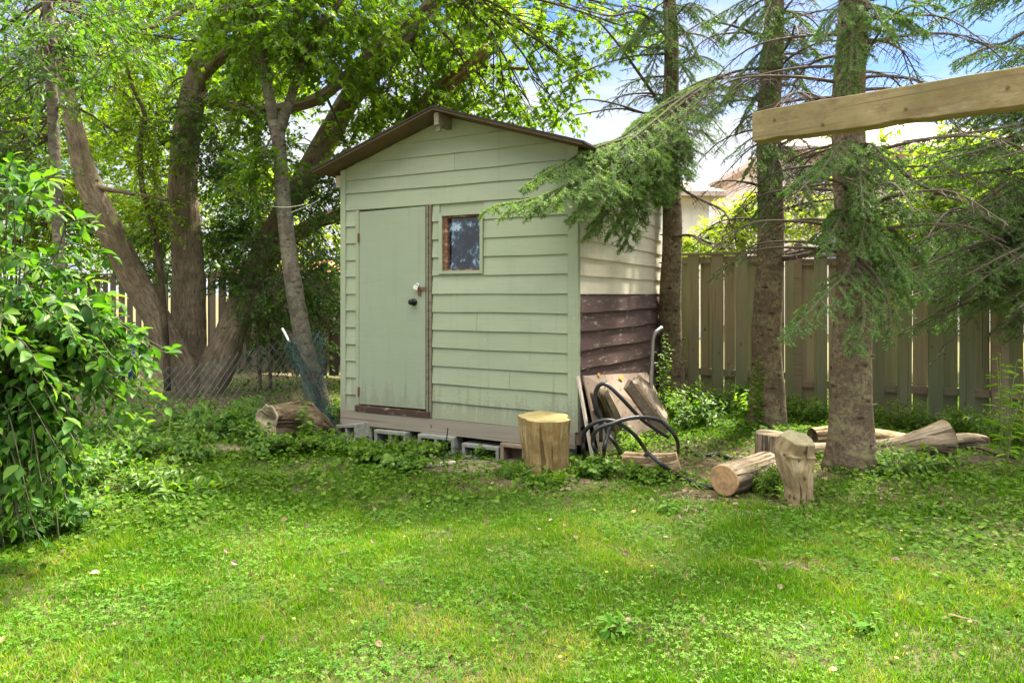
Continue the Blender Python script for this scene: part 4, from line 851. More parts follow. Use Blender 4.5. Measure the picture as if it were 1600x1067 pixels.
def reach(gt, nodes, clumps, r0=.022):
    """thin branches from the nearest limb node to each clump"""
    nodes = A(nodes)
    for cl in clumps:
        c = A(cl[0]); i = np.argmin(np.linalg.norm(nodes-c-A([0, 0, .4]), axis=1)); a = nodes[i]
        mid = (a+c)/2+A([0, 0, .12])+rv(1, .1)[0]
        gt.tube([a, mid, c], [r0, r0*.7, r0*.3], 6, sub=4)
        for _ in range(5):
            e = c+rv(1)[0]*A([cl[1], cl[2], cl[3]])*.7; gt.tube([mid+(c-mid)*rng.random(), (mid+e)/2+rv(1, .05)[0], e], [r0*.4, r0*.3, .003], 4, sub=3)
def C(px, py, Y, r, w_=1.0, sq=.8): c = P(px, py, Y); return (c, r, r, r*sq, w_)

# --- big multi trunk maple
mp_ = thing('maple_tree', 'big old maple with several thick trunks spreading from one base behind the chain link', 'tree', P(300, 600, 9.7)*A([1, 1, 0]))
YB = 9.7
flr = lambda a, t_: 1+.10*np.sin(3*a+1)*(1-t_)+.05*np.sin(7*a)
def trunk(nm, pts, r, seed, m_='maple_bark', parent=None, seg=26, lump=.16):
    g = Geo(); p, q = spline(A(pts), A(r), 6); g.tube(p, q, seg, lump, 0, seed=seed, flute=flr); return g.build(nm, m_, parent or mp_, smooth=True), p
_, pB = trunk('trunk', [P(296, 622, 9.9), P(297, 560, 9.9), P(297, 470, 9.85), P(292, 380, 9.8), P(287, 300, 9.8), P(293, 210, 9.7), P(308, 130, 9.6), P(335, 60, 9.5), P(352, 10, 9.4), P(370, -80, 9.3), P(395, -200, 9.2)], [.27, .235, .205, .195, .19, .175, .155, .145, .13, .115, .08], 1)
_, pA = trunk('trunk', [P(298, 625, 9.6), P(275, 560, 9.5), P(243, 490, 9.45), P(208, 430, 9.4), P(174, 360, 9.3), P(138, 285, 9.3), P(120, 215, 9.2), P(105, 150, 9.1), P(85, 60, 9.0), P(60, -60, 8.9)], [.21, .19, .17, .165, .16, .15, .115, .095, .08, .06], 2)
_, pC = trunk('trunk', [P(315, 625, 9.7), P(345, 560, 9.8), P(368, 500, 9.9), P(398, 430, 10.0), P(435, 345, 10.1), P(485, 265, 10.2), P(520, 205, 10.2), P(550, 150, 10.1), P(600, 95, 10.0), P(650, 45, 9.9), P(690, -20, 9.8), P(740, -120, 9.7)], [.26, .23, .195, .17, .155, .165, .17, .15, .14, .13, .11, .08], 3)
_, pD = trunk('limb', [P(312, 150, 9.6), P(360, 166, 9.3), P(405, 172, 9.1), P(450, 168, 9.0), P(500, 152, 9.0), P(545, 115, 9.0), P(590, 70, 8.9), P(640, 30, 8.8), P(700, -20, 8.7)], [.075, .07, .072, .078, .075, .065, .055, .045, .03], 4)
_, pE = trunk('broken_limb', [P(395, 440, 10.0), P(440, 385, 10.1), P(490, 350, 10.1), P(545, 325, 10.1), P(600, 250, 10.0), P(650, 178, 9.9), P(700, 130, 9.8), P(742, 98, 9.7), P(765, 76, 9.7)], [.15, .12, .10, .10, .10, .11, .115, .115, .09], 5, 'raw_wood')
_, pF = trunk('limb', [P(315, 120, 9.6), P(345, 90, 9.3), P(380, 60, 9.1), P(430, 45, 9.0), P(490, 10, 8.9)], [.08, .07, .06, .05, .03], 6)
_, pG = trunk('limb', [P(745, 100, 9.7), P(770, 104, 9.7), P(800, 107, 9.7), P(826, 108, 9.7)], [.05, .035, .03, .022], 7, seg=10)
_, pH = trunk('limb', [P(140, 290, 9.3), P(180, 298, 9.2), P(220, 305, 9.1), P(262, 312, 9.0)], [.05, .03, .025, .02], 8, seg=10)
_, pI = trunk('limb', [P(322, 8, 9.4), P(290, 18, 9.2), P(250, 38, 9.0), P(215, 50, 8.9)], [.05, .04, .03, .02], 9, seg=10)
mclumps = []
r1 = np.random.default_rng(5)
def fill(lst, px0, px1, py0, py1, Y0, Y1, n, r, keep=None, w_=1.0):
    k = 0
    while k < n:
        px, py, Yv = r1.uniform(px0, px1), r1.uniform(py0, py1), r1.uniform(Y0, Y1)
        if keep is None or keep(px, py): lst.append(C(px, py, Yv, r*r1.uniform(.7, 1.25), w_))
        k += 1
skyhole = lambda px, py: not ((455 < px < 545 and 150 < py < 270)) and not (520 < px < 545 and 300 < py < 400)
fill(mclumps, 190, 560, -110, 60, 8.3, 10.5, 30, .5, skyhole)
fill(mclumps, 170, 300, 20, 250, 10.2, 11.5, 12, .42, skyhole)
fill(mclumps, 540, 860, -130, 60, 8.4, 10.2, 26, .48)
fill(mclumps, 560, 740, 40, 170, 9.2, 10.6, 14, .40)
fill(mclumps, 330, 480, 60, 150, 9.0, 10.5, 9, .4)
for c in [(700, 175, 9.6, .3), (745, 165, 9.6, .3), (790, 160, 9.5, .28), (830, 168, 9.5, .22), (870, 165, 9.4, .2), (760, 130, 9.8, .3), (800, 60, 9.2, .4), (850, 45, 9.2, .4), (880, 90, 9.2, .3), (895, 110, 9.2, .25), (860, 10, 9.2, .4),
          (370, 165, 8.8, .28), (400, 190, 8.7, .25), (530, 120, 8.6, .3), (575, 85, 8.5, .3), (590, 150, 9.6, .35), (625, 175, 9.7, .3), (560, 200, 9.8, .3), (600, 190, 9.8, .3), (650, 140, 9.8, .35), (545, 235, 9.6, .2), (900, 20, 9.3, .3), (990, 15, 9.0, .3), (1000, 50, 9.0, .25)]:
    mclumps.append(C(c[0], c[1], c[2], c[3]*1.15, 1.0))
gl, gt = crown(mclumps, 'maple', .07, .115, sprays=22, K=9, droop=.75, wr=.62)
nodes = np.vstack([pA, pB, pC, pD, pF])
reach(gt, nodes[nodes[:, 2] > 2.8], mclumps)
gl.build('crown', 'maple_leaf', mp_); gt.build('branches', 'twig', mp_)
# low dark suckers round its trunks
dcl = []
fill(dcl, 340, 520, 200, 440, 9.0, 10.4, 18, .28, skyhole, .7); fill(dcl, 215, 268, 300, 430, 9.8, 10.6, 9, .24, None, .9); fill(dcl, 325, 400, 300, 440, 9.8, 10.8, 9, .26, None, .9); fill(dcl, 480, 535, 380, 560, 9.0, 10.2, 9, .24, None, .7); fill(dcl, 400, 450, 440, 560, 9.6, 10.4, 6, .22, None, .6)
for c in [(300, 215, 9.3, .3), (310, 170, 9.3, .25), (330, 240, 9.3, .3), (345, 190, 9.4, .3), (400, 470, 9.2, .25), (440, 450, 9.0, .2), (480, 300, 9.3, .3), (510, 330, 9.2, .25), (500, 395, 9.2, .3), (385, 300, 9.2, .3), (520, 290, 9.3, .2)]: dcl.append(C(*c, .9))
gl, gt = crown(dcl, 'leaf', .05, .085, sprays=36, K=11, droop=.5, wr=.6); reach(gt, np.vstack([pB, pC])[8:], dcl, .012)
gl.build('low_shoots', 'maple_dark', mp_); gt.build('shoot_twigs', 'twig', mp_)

# --- grey young tree beside the shed
gy = thing('young_tree', 'slender grey trunked tree forking above, just left of the shed', 'tree', P(497, 640, 8.3)*A([1, 1, 0]))
def trunk2(nm, pts, r, seed, par, m_='grey_bark', seg=18, lump=.1):
    g = Geo(); g.tube(pts, r, seg, lump, 6, seed=seed); g.build(nm, m_, par, smooth=True); return spline(A(pts), A(r), 4)[0]
pj = trunk2('trunk', [P(500, 646, 8.3), P(488, 590, 8.25), P(476, 540, 8.2), P(463, 470, 8.2), P(452, 400, 8.2), P(443, 320, 8.2), P(438, 250, 8.2), P(432, 190, 8.2)], [.15, .125, .105, .10, .095, .088, .08, .082], 1, gy)
pk = trunk2('fork', [P(430, 205, 8.2), P(422, 160, 8.2), P(413, 100, 8.2), P(405, 40, 8.15), P(398, -60, 8.1)], [.068, .062, .058, .05, .03], 2, gy)
pl = trunk2('fork', [P(436, 205, 8.2), P(452, 160, 8.2), P(470, 105, 8.1), P(483, 60, 8.1), P(520, 20, 8.0), P(560, -40, 8.0)], [.068, .055, .045, .04, .03, .015], 3, gy)
jc = []
for c in [(410, 20, 8, .4), (440, -10, 8, .4), (470, 30, 7.9, .4), (500, 0, 8, .4), (530, 30, 8, .35), (380, 30, 8, .35), (400, 80, 8, .3), (365, 60, 8.1, .3), (500, 70, 8, .3), (470, 85, 8, .25), (450, 60, 7.8, .3), (560, 10, 8, .35), (350, 0, 8, .35), (430, -60, 8, .5), (510, -60, 8, .5), (600, 20, 8, .3), (420, 240, 8.1, .15), (400, 260, 8.1, .2)]: jc.append(C(*c, .9))
gl, gt = crown(jc, 'maple', .075, .12, sprays=24, K=9, droop=.7, wr=.62); reach(gt, np.vstack([pk, pl]), jc, .015)
gl.build('crown', 'maple_leaf', gy); gt.build('branches', 'twig', gy)
# --- thin tree at far left
ty = thing('thin_tree', 'thin straight grey trunk rising through the leaves at the far left', 'tree', P(108, 680, 6.8)*A([1, 1, 0]))
pn1 = trunk2('trunk', [P(112, 690, 6.8), P(104, 600, 6.8), P(98, 500, 6.8), P(94, 420, 6.8), P(90, 330, 6.8), P(85, 240, 6.8), P(80, 120, 6.8), P(74, 0, 6.8), P(68, -120, 6.8)], [.075, .066, .062, .058, .054, .052, .05, .045, .03], 5, ty)
tc = []; fill(tc, -60, 200, -80, 120, 6.0, 8.0, 16, .35, None, .9); fill(tc, -70, 70, 110, 340, 6.6, 8.4, 14, .32, None, 1.1)
gl, gt = crown(tc, 'leaf', .05, .085, sprays=24, K=11, droop=.5, wr=.6); reach(gt, pn1[12:], tc, .014)
gl.build('crown', 'maple_dark', ty); gt.build('branches', 'twig', ty)
# bare twiggy branches
for k_, pts in enumerate([[(185, 298), (225, 190), (215, 120), (240, 60)], [(228, 330), (222, 240), (222, 170), (228, 110), (220, 40)], [(242, 400), (236, 340), (226, 300)], [(640, 0), (560, 45), (520, 90)]]): pass
sp_ = thing('dark_sapling', 'dark thin sapling stem between the leaning and the upright maple trunks', 'tree', P(255, 600, 9.2)*A([1, 1, 0]))
trunk2('trunk', [P(262, 610, 9.2), P(258, 520, 9.2), P(250, 420, 9.2), P(238, 350, 9.2), P(222, 290, 9.2), P(219, 220, 9.2), P(226, 180, 9.2), P(205, 130, 9.2), P(190, 60, 9.2)], [.045, .042, .04, .037, .035, .032, .028, .02, .01], 8, sp_, 'log_dark', 10)
sc_ = [C(225, 200, 9.2, .3), C(200, 120, 9.2, .35), C(240, 260, 9.2, .25), C(190, 50, 9.2, .35), C(245, 330, 9.2, .2)]
gl, gt = crown(sc_, 'leaf', .06, .09, sprays=40, K=10, wr=.55); gl.build('crown', 'far_leaf', sp_); gt.build('branches', 'twig', sp_)
for k_, (px, lab) in enumerate(((402, 'thin dark sapling stem against the old fence, left of the grey tree'), (418, 'second thin dark sapling stem next to the grey tree'))):
    s_ = thing('sapling', lab, 'sapling', P(px, 600, 9.4)*A([1, 1, 0]), 'saplings before the old fence')
    trunk2('trunk', [P(px+5, 612, 9.4), P(px+2, 540, 9.4), P(px-2, 470, 9.4), P(px-12, 400, 9.4)], [.025, .022, .02, .012], k_, s_, 'log_dark', 8)
    gl, gt = crown([C(px, 430, 9.4, .2), C(px+15, 500, 9.3, .2), C(px-8, 380, 9.4, .2)], 'leaf', .05, .08, sprays=22, K=9); gl.build('crown', 'maple_dark', s_); gt.build('branches', 'twig', s_)

# --- trees beyond the fences
def far_tree(name, label, px, Yv, clumps, m_, trunk_top=200, r=.16, kind='leaf', L0=.09, L1=.15, sprays=40, K=10, bark='maple_bark'):
    t_ = thing(name, label, 'tree', P(px, 500, Yv)*A([1, 1, 0]), None)
    b0 = A([P(px, 500, Yv)[0], Yv, -.05]); tp = P(px, trunk_top, Yv)
    g = Geo(); g.tube([b0, (b0+tp)/2+A([.15, 0, 0]), tp], [r, r*.75, r*.3], 14, .12, 6); g.build('trunk', bark, t_, smooth=True)
    gl, gt = crown(clumps, kind, L0, L1, sprays=sprays, K=K, droop=.5, wr=.55); reach(gt, spline(A([b0, (b0+tp)/2, tp]), A([1, 1, 1]), 5)[0][4:], clumps, .03)
    gl.build('crown', m_, t_); gt.build('branches', 'twig', t_)
cl = []; fill(cl, -60, 150, 60, 420, 14, 16, 34, .85); fill(cl, -60, 210, 300, 430, 13.6, 14.5, 12, .5); far_tree('background_tree', 'leafy bright green tree beyond the old fence at the far left', 40, 15, cl, 'far_leaf')
cl = []; fill(cl, 130, 350, -60, 400, 14.5, 17, 32, .72); far_tree('background_tree', 'tall light green tree beyond the old fence behind the big maple', 240, 16, cl, 'far_leaf')
cl = []; fill(cl, 345, 460, 30, 395, 14, 16, 18, .62, skyhole); fill(cl, 445, 540, 290, 400, 13, 14, 5, .3, None, .7); far_tree('background_tree', 'thin crowned tree beyond the old fence behind the grey young tree', 400, 15, cl, 'far_leaf')
cl = []; fill(cl, 560, 820, -90, 40, 12.5, 14.5, 9, .5); fill(cl, 600, 740, 60, 160, 12.5, 14, 5, .4); far_tree('background_tree', 'bright green tree rising behind the shed roof', 700, 13.5, cl, 'far_leaf')
cl = [C(1150, 350, 13, .42), C(1125, 375, 13, .4), C(1175, 370, 13, .45), C(1150, 385, 13, .4), C(1195, 335, 13.2, .35), C(1070, 385, 13.5, .2), C(1165, 325, 13, .25), C(1120, 395, 13, .4), C(1245, 312, 13.5, .3), C(1080, 392, 13.3, .25), C(1270, 335, 13.5, .3), C(1225, 350, 13.4, .3), C(1300, 320, 13.5, .25)]
far_tree('small_tree', 'small yellow green tree just beyond the fence between the first two spruces', 1155, 13, cl, 'yellow_leaf', 330, .08, 'lance', .10, .17, 30)
cl = []; fill(cl, 1335, 1640, 225, 410, 11.5, 13.5, 34, .42); far_tree('broadleaf_tree', 'sunlit broadleaf tree beyond the fence behind the right hand spruce boughs', 1460, 12.5, cl, 'far_leaf', 300)

# ------------------------------------------------------------------ spruces
def bough(gn, gw, pts, rads, sec=.55, nsec=26, live=(0, 1), droop=.25, dens=1.0, tert=6, plane=None, nl=.020, t0=.12, nw=.003, endtaper=.55):
    """one spruce branch: curved limb, side twigs, needles on the live span"""
    p, r = spline(A(pts), A(rads), 6); gw.tube(p, r, 7, .1, 0, caps=False)
    ln = np.concatenate([[0], np.cumsum(np.linalg.norm(np.diff(p, axis=0), axis=1))]); LT = ln[-1]
    ts = np.linspace(t0, .995, nsec)+rng.uniform(-.01, .01, nsec); s_ = np.clip(ts, 0, 1)*LT
    at = np.stack([np.interp(s_, ln, p[:, k]) for k in range(3)], -1); T = nrm(np.gradient(p, axis=0)); tg = nrm(np.stack([np.interp(s_, ln, T[:, k]) for k in range(3)], -1))
    up = A([0, 0, 1.]) if plane is None else A(plane); sd_ = nrm(np.cross(tg, up))*np.where(np.arange(nsec) % 2, 1, -1)[:, None]
    L2 = sec*(np.clip(1-ts, 0, 1)**endtaper*.9+.13)*rng.uniform(.6, 1.15, nsec)
    d2 = nrm(sd_*.85+tg*.65+A([0, 0, -droop])+rv(nsec, .14)); m2 = at+d2*(L2*.55)[:, None]; d2b = nrm(d2+A([0, 0, -droop*1.2])+tg*.2); e2 = m2+d2b*(L2*.5)[:, None]
    prisms(gw, at, m2, .0042, .003); prisms(gw, m2, e2, .003, .0014)
    seg_a = [at, m2]; seg_b = [m2, e2]; tt = [ts, ts]
    # tertiary
    fr_ = rng.uniform(.15, .98, (nsec, tert)); o_ = np.where((fr_ < .52)[..., None], at[:, None]+(m2-at)[:, None]*(fr_/.52)[..., None], m2[:, None]+(e2-m2)[:, None]*((fr_-.52)/.48)[..., None])
    s3 = nrm(np.cross(d2, up))[:, None]*np.where(rng.random((nsec, tert)) < .5, 1, -1)[..., None]
    d3 = nrm(s3*.8+d2[:, None]*.75+rng.normal(0, .25, (nsec, tert, 3))+A([0, 0, -droop*1.5])); L3 = (L2[:, None]*.34*(1.1-.6*fr_)+.035)*rng.uniform(.6, 1.2, (nsec, tert))
    a3 = o_.reshape(-1, 3); b3 = (o_+d3*L3[..., None]).reshape(-1, 3); prisms(gw, a3, b3, .0022, .001)
    seg_a.append(a3); seg_b.append(b3); tt.append(np.repeat(ts, tert))
    if dens > 1:                                    # young wood of the limb carries needles too
        for _ in range(3): seg_a.append(p[:-1]); seg_b.append(p[1:]); tt.append(ln[:-1]/LT)
    a = np.vstack(seg_a); b_ = np.vstack(seg_b); tt = np.concatenate(tt)
    q = (tt >= live[0]) & (tt <= live[1]); a, b_ = a[q], b_[q]
    if len(a):
        ll = np.linalg.norm(b_-a, axis=1); cnt = np.maximum(1, (ll*260*dens*rng.uniform(.4, 1.2, len(ll))).astype(int)); idx = np.repeat(np.arange(len(a)), cnt); n = len(idx)
        f = rng.random(n); ax = nrm(b_-a)[idx]; pos = a[idx]+(b_-a)[idx]*f[:, None]
        w_ = rv(n); w_ = nrm(w_-ax*np.sum(w_*ax, 1, keepdims=True)); dn = nrm(w_*.8+ax*.75+A([0, 0, .12]))
        cl_ = rng.random(len(a))*.5
        leaves(gn, pos, dn, nrm(np.cross(dn, ax)+rv(n, .2)), rng.uniform(.75, 1.3, n)*nl, nw*2.0, 'needle', np.clip(cl_[idx]+rng.random(n)*.5, 0, 1))
def spruce(label, base, top, r0, rt, seed, H=9.5):
    t_ = thing('spruce_tree', label, 'tree', (base[0], base[1], 0), 'spruce trees along the right fence')
    b0 = A([base[0], base[1], -.04]); tp = A([top[0], top[1], H]); g = Geo(); k = 34; pts = [b0+(tp-b0)*(i/k)+A([.02*math.sin(i*.8+seed), .02*math.cos(i*.7), 0])*min(1, i/4) for i in range(k+1)]
    rr = [r0*(1-i/k)**.8*(1+.34*math.exp(-i*.9))+.01 for i in range(k+1)]
    g.tube(pts, rr, 24, .09, 3, seed=seed, flute=lambda a, t2: 1+.16*np.exp(-t2*40)*np.sin(a*4+seed)+.02*np.sin(a*9))
    # broken branch stubs grow out of the same trunk mesh
    for _ in range(46):
        i = rng.uniform(1.5, k*.55); c = b0+(tp-b0)*(i/k); az = rng.uniform(0, 6.283); rad = np.interp(i, range(k+1), rr); d = A([math.cos(az), math.sin(az), rng.uniform(-.1, .3)])
        g.tube([c+d*rad*.85, c+d*(rad+rng.uniform(.008, .05))], [rng.uniform(.008, .017), .006], 7)
    g.build('trunk', 'spruce_bark', t_, smooth=True)
    return t_, b0, tp
def auto_boughs(gn, gw, b0, tp, zs, lens, az_f, live=(.5, 1), sec=.4, droop=.2, dens=.6, tert=3, rise=.1, nsec=18):
    for z in zs:
        f = z/tp[2]; c = b0+(tp-b0)*f; az = az_f(z); l_ = lens(z)*rng.uniform(.7, 1.2); d = A([math.sin(az), math.cos(az), 0]); sdv = A([d[1], -d[0], 0])*rng.normal(0, .12)
        pts = [c, c+(d+sdv)*l_*.35+A([0, 0, rise*l_*.6]), c+(d+sdv*2)*l_*.7+A([0, 0, rise*l_*.4]), c+(d+sdv*2.4)*l_+A([0, 0, -droop*l_*.6])]
        lv = live() if callable(live) else live
        bough(gn, gw, pts, [.016, .012, .007, .003], sec, nsec, lv, droop, dens, tert)
pi2 = 6.283
# spruce 1, beside the shed's rear corner
t1, b0, tp = spruce('slim spruce standing at the rear right corner of the shed', (1.90, 8.12), (1.86, 8.12), .128, .05, 1, 9)
gn, gw = Geo(), Geo()
auto_boughs(gn, gw, b0, tp, np.linspace(2.9, 5.2, 30), lambda z: .75, lambda z: rng.uniform(0, pi2), lambda: (rng.uniform(.1, .8), 1), .3, .3, .7, 4)
auto_boughs(gn, gw, b0, tp, np.linspace(5.2, 8.6, 26), lambda z: .25+(9-z)*.28, lambda z: rng.uniform(0, pi2), (.1, 1), .35, .3, .6, 4)
for pts in ([(1040, 190, 8.1), (1000, 175, 7.9), (950, 160, 7.7), (905, 158, 7.6), (868, 190, 7.5)], [(1040, 180, 8.1), (1000, 176, 7.9), (965, 170, 7.8), (900, 180, 7.6)], [(1040, 85, 8.1), (990, 88, 7.9), (930, 105, 7.8), (880, 130, 7.7)]):
    bough(gn, gw, [P(*q) for q in pts], [.014, .012, .01, .007, .003][:len(pts)], .12, 12, (.0, .0), .3, .3, 2)
for pts, lv in (([(1036, 170, 8.0), (995, 110, 7.8), (950, 50, 7.7), (905, 5, 7.6)], (.1, .5)), ([(1040, 250, 8.1), (1010, 240, 7.6), (980, 255, 7.2), (960, 290, 6.9)], (.2, 1)), ([(1045, 60, 8.1), (1000, 20, 7.7), (950, 25, 7.5), (880, 5, 7.4)], (.0, .5)),
                ([(1050, 285, 8.0), (1090, 310, 7.9), (1130, 330, 7.8), (1145, 360, 7.8)], (2, 2)), ([(1050, 370, 8.0), (1080, 368, 7.9), (1110, 380, 7.8), (1140, 382, 7.8)], (2, 2))):
    bough(gn, gw, [P(*q) for q in pts], [.02, .016, .011, .004], .3, 18, lv, .3, .8, 4)
def drapes(gn, gw, lst, dens=1.2):
    for (a, e, sc_l) in lst:
        A0, E0 = P(*a), P(*e); m1 = A0*.6+E0*.4+A([0, 0, .10]); m2 = A0*.25+E0*.75+A([0, 0, .05])
        bough(gn, gw, [A0, m1, m2, E0], [.009, .007, .005, .002], sc_l, 18, (.12, 1), .45, dens, 7, None, .021)
r4 = np.random.default_rng(33)
drapes(gn, gw, [((1042, py, 8.1), (1042+dx, py+dy, Yv), .26) for (py, dx, dy, Yv) in [(20, -60, 50, 7.5), (30, 50, 60, 7.6), (60, -30, 70, 7.5), (90, 45, 50, 7.6), (110, -5, 70, 7.4), (140, 20, 60, 7.5), (10, 0, 60, 7.4), (190, 10, 60, 7.5), (5, 90, 60, 7.5), (260, -8, 60, 7.6), (40, -100, 60, 7.5), (0, -70, 90, 7.6)]])
gn.build('needles', 'needle', t1); gw.build('branches', 'twig', t1)
# spruce 2
t2, b0, tp = spruce('middle spruce with ivy on its base, between the slim and the thick ones', (2.665, 7.15), (2.80, 7.15), .145, .05, 2, 10)
gn, gw = Geo(), Geo()
auto_boughs(gn, gw, b0, tp, np.linspace(2.2, 4.8, 40), lambda z: 1.15, lambda z: rng.uniform(0, pi2), lambda: (rng.uniform(.55, 1.4), 1), .34, .3, .55, 3)
auto_boughs(gn, gw, b0, tp, np.linspace(4.8, 9.5, 34), lambda z: .3+(10-z)*.22, lambda z: rng.uniform(0, pi2), (.25, 1), .35, .3, .5, 4)
gnn = Geo()
# the big bough hanging before the shed's corner
BB = [([(1222, 106, 7.1), (1150, 112, 6.8), (1080, 145, 6.4), (1010, 200, 6.0), (930, 262, 5.6), (850, 305, 5.3), (775, 322, 5.1)], .62, 46, (.22, 1)),
      ([(1120, 122, 6.6), (1050, 175, 6.2), (1000, 235, 5.9), (950, 290, 5.6), (900, 335, 5.4)], .5, 34, (.2, 1)),
      ([(1080, 145, 6.4), (1040, 200, 6.2), (1020, 260, 6.0), (985, 320, 5.8), (960, 360, 5.7)], .42, 30, (.2, 1)),
      ([(1100, 135, 6.5), (1030, 170, 6.3), (970, 215, 6.1), (920, 232, 6.0), (890, 262, 5.9)], .36, 24, (.35, 1)),
      ([(1150, 112, 6.8), (1090, 130, 6.7), (1040, 160, 6.6), (1000, 185, 6.5)], .35, 20, (.1, 1)),
      ([(1060, 190, 6.3), (1055, 240, 6.2), (1042, 290, 6.1), (1030, 315, 6.0)], .28, 20, (.1, 1))]
BB += [([(1090, 150, 6.4), (1020, 215, 6.1), (960, 260, 5.8), (890, 290, 5.5), (835, 330, 5.3)], .5, 34, (.3, 1)),
       ([(1050, 180, 6.3), (980, 215, 6.0), (920, 235, 5.8), (870, 262, 5.6), (822, 290, 5.4)], .42, 30, (.3, 1)),
       ([(1060, 190, 6.3), (1000, 260, 6.0), (950, 330, 5.7), (920, 365, 5.6)], .42, 28, (.2, 1)),
       ([(1070, 170, 6.3), (1030, 240, 6.1), (1005, 310, 6.0), (975, 385, 5.8)], .34, 26, (.2, 1)),
       ([(1080, 150, 6.4), (1050, 220, 6.2), (1000, 275, 6.0), (940, 285, 5.8)], .4, 26, (.2, 1))]
for pts, sc_l, ns, lv in BB:
    k = len(pts); bough(gnn, gw, [P(*q) for q in pts], np.linspace(.016, .003, k), sc_l*1.15, int(ns*1.25), lv, .32, 1.35, 11, None, .027, .06)
for pts in ([(1215, 405, 7.1), (1250, 400, 6.9), (1290, 388, 6.7), (1320, 372, 6.6)], [(1228, 400, 7.1), (1260, 392, 7.0), (1300, 385, 7.0)]):
    bough(gn, gw, [P(*q) for q in pts], [.03, .024, .016, .01][:len(pts)], .1, 6, (2, 2), .2, .3, 1)
drapes(gn, gw, [((1215, py, 7.1), (1215+dx, py+dy, Yv), .28) for (py, dx, dy, Yv) in [(10, -70, 50, 6.4), (20, 60, 40, 6.5), (0, -120, 40, 6.3), (40, -20, 60, 6.5), (70, -80, 80, 6.5), (90, 40, 50, 6.6), (215, -50, 60, 6.4), (230, 50, 50, 6.5), (225, -10, 70, 6.4), (270, 60, 60, 6.6), (290, -30, 60, 6.5), (120, -110, 60, 6.5), (60, 70, 30, 6.6), (130, -60, 70, 6.4), (0, -30, 60, 6.4)]])
gn.build('needles', 'needle', t2); gnn.build('near_needles', 'needle_near', t2); gw.build('branches', 'twig', t2)
# spruce 3
t3, b0, tp = spruce('thickest spruce trunk with spreading roots, nearest the camera', (2.715, 5.45), (2.70, 5.45), .145, .05, 3, 10)
gn, gw = Geo(), Geo()
auto_boughs(gn, gw, b0, tp, np.linspace(1.75, 4.0, 46), lambda z: 1.15, lambda z: rng.uniform(0, pi2) if rng.random() < .3 else rng.uniform(.2, 5.4)*.0+rng.choice([rng.uniform(-1.9, .3), rng.uniform(.3, 2.0)]), lambda: (rng.uniform(.5, 1.5), 1), .34, .3, .55, 3)
auto_boughs(gn, gw, b0, tp, np.linspace(4.0, 9.4, 34), lambda z: .3+(10-z)*.2, lambda z: rng.uniform(0, pi2), (.3, 1), .35, .3, .5, 4)
for pts, sc_l, ns, lv in [([(1335, 395, 5.3), (1320, 430, 5.0), (1280, 470, 4.8), (1225, 532, 4.6)], .3, 22, (.2, 1)), ([(1335, 400, 5.3), (1345, 440, 5.0), (1350, 500, 4.8), (1335, 545, 4.7)], .3, 22, (.2, 1)),
                          ([(1340, 400, 5.3), (1375, 440, 5.0), (1390, 490, 4.9), (1385, 530, 4.9)], .3, 20, (.2, 1)), ([(1340, 250, 5.3), (1350, 300, 5.1), (1350, 350, 5.0), (1340, 400, 4.9)], .26, 20, (.1, 1)),
                          ([(1335, 240, 5.3), (1300, 250, 5.1), (1260, 275, 5.0), (1225, 300, 4.95)], .24, 18, (.1, 1)), ([(1340, 60, 5.3), (1325, 90, 5.1), (1322, 150, 5.0)], .25, 14, (.1, 1)),
                          ([(1345, 100, 5.3), (1390, 30, 5.1), (1440, 5, 5.0), (1500, -5, 4.9)], .3, 18, (.2, 1))]:
    bough(gn, gw, [P(*q) for q in pts], np.linspace(.012, .003, len(pts)), sc_l, ns, lv, .3, 1.3, 7, None, .02)
for pts in ([(1345, 240, 5.4), (1390, 255, 5.6), (1440, 290, 5.8), (1510, 318, 6.0)],):
    bough(gn, gw, [P(*q) for q in pts], [.026, .022, .016, .006], .35, 16, (2, 2), .2, .4, 4)
drapes(gn, gw, [((1338, py, 5.4), (1338+dx, py+dy, Yv), .26) for (py, dx, dy, Yv) in [(0, -50, 60, 4.9), (5, 50, 50, 4.9), (30, -10, 80, 4.9), (225, -60, 50, 4.8), (225, 70, 60, 4.9), (240, 10, 90, 4.8), (300, 30, 90, 4.9), (330, -50, 60, 4.9), (350, 80, 90, 4.9), (380, 110, 70, 5.0), (20, 110, 30, 5.0)]])
drapes(gn, gw, [((1350, 360, 5.6), (px, py, Yv), .3) for (px, py, Yv) in [(1420, 470, 5.3), (1440, 400, 5.4), (1400, 420, 5.2), (1450, 330, 5.4), (1410, 300, 5.2), (1300, 330, 5.3), (1270, 370, 5.4)]])
gn.build('needles', 'needle', t3); gw.build('branches', 'twig', t3)
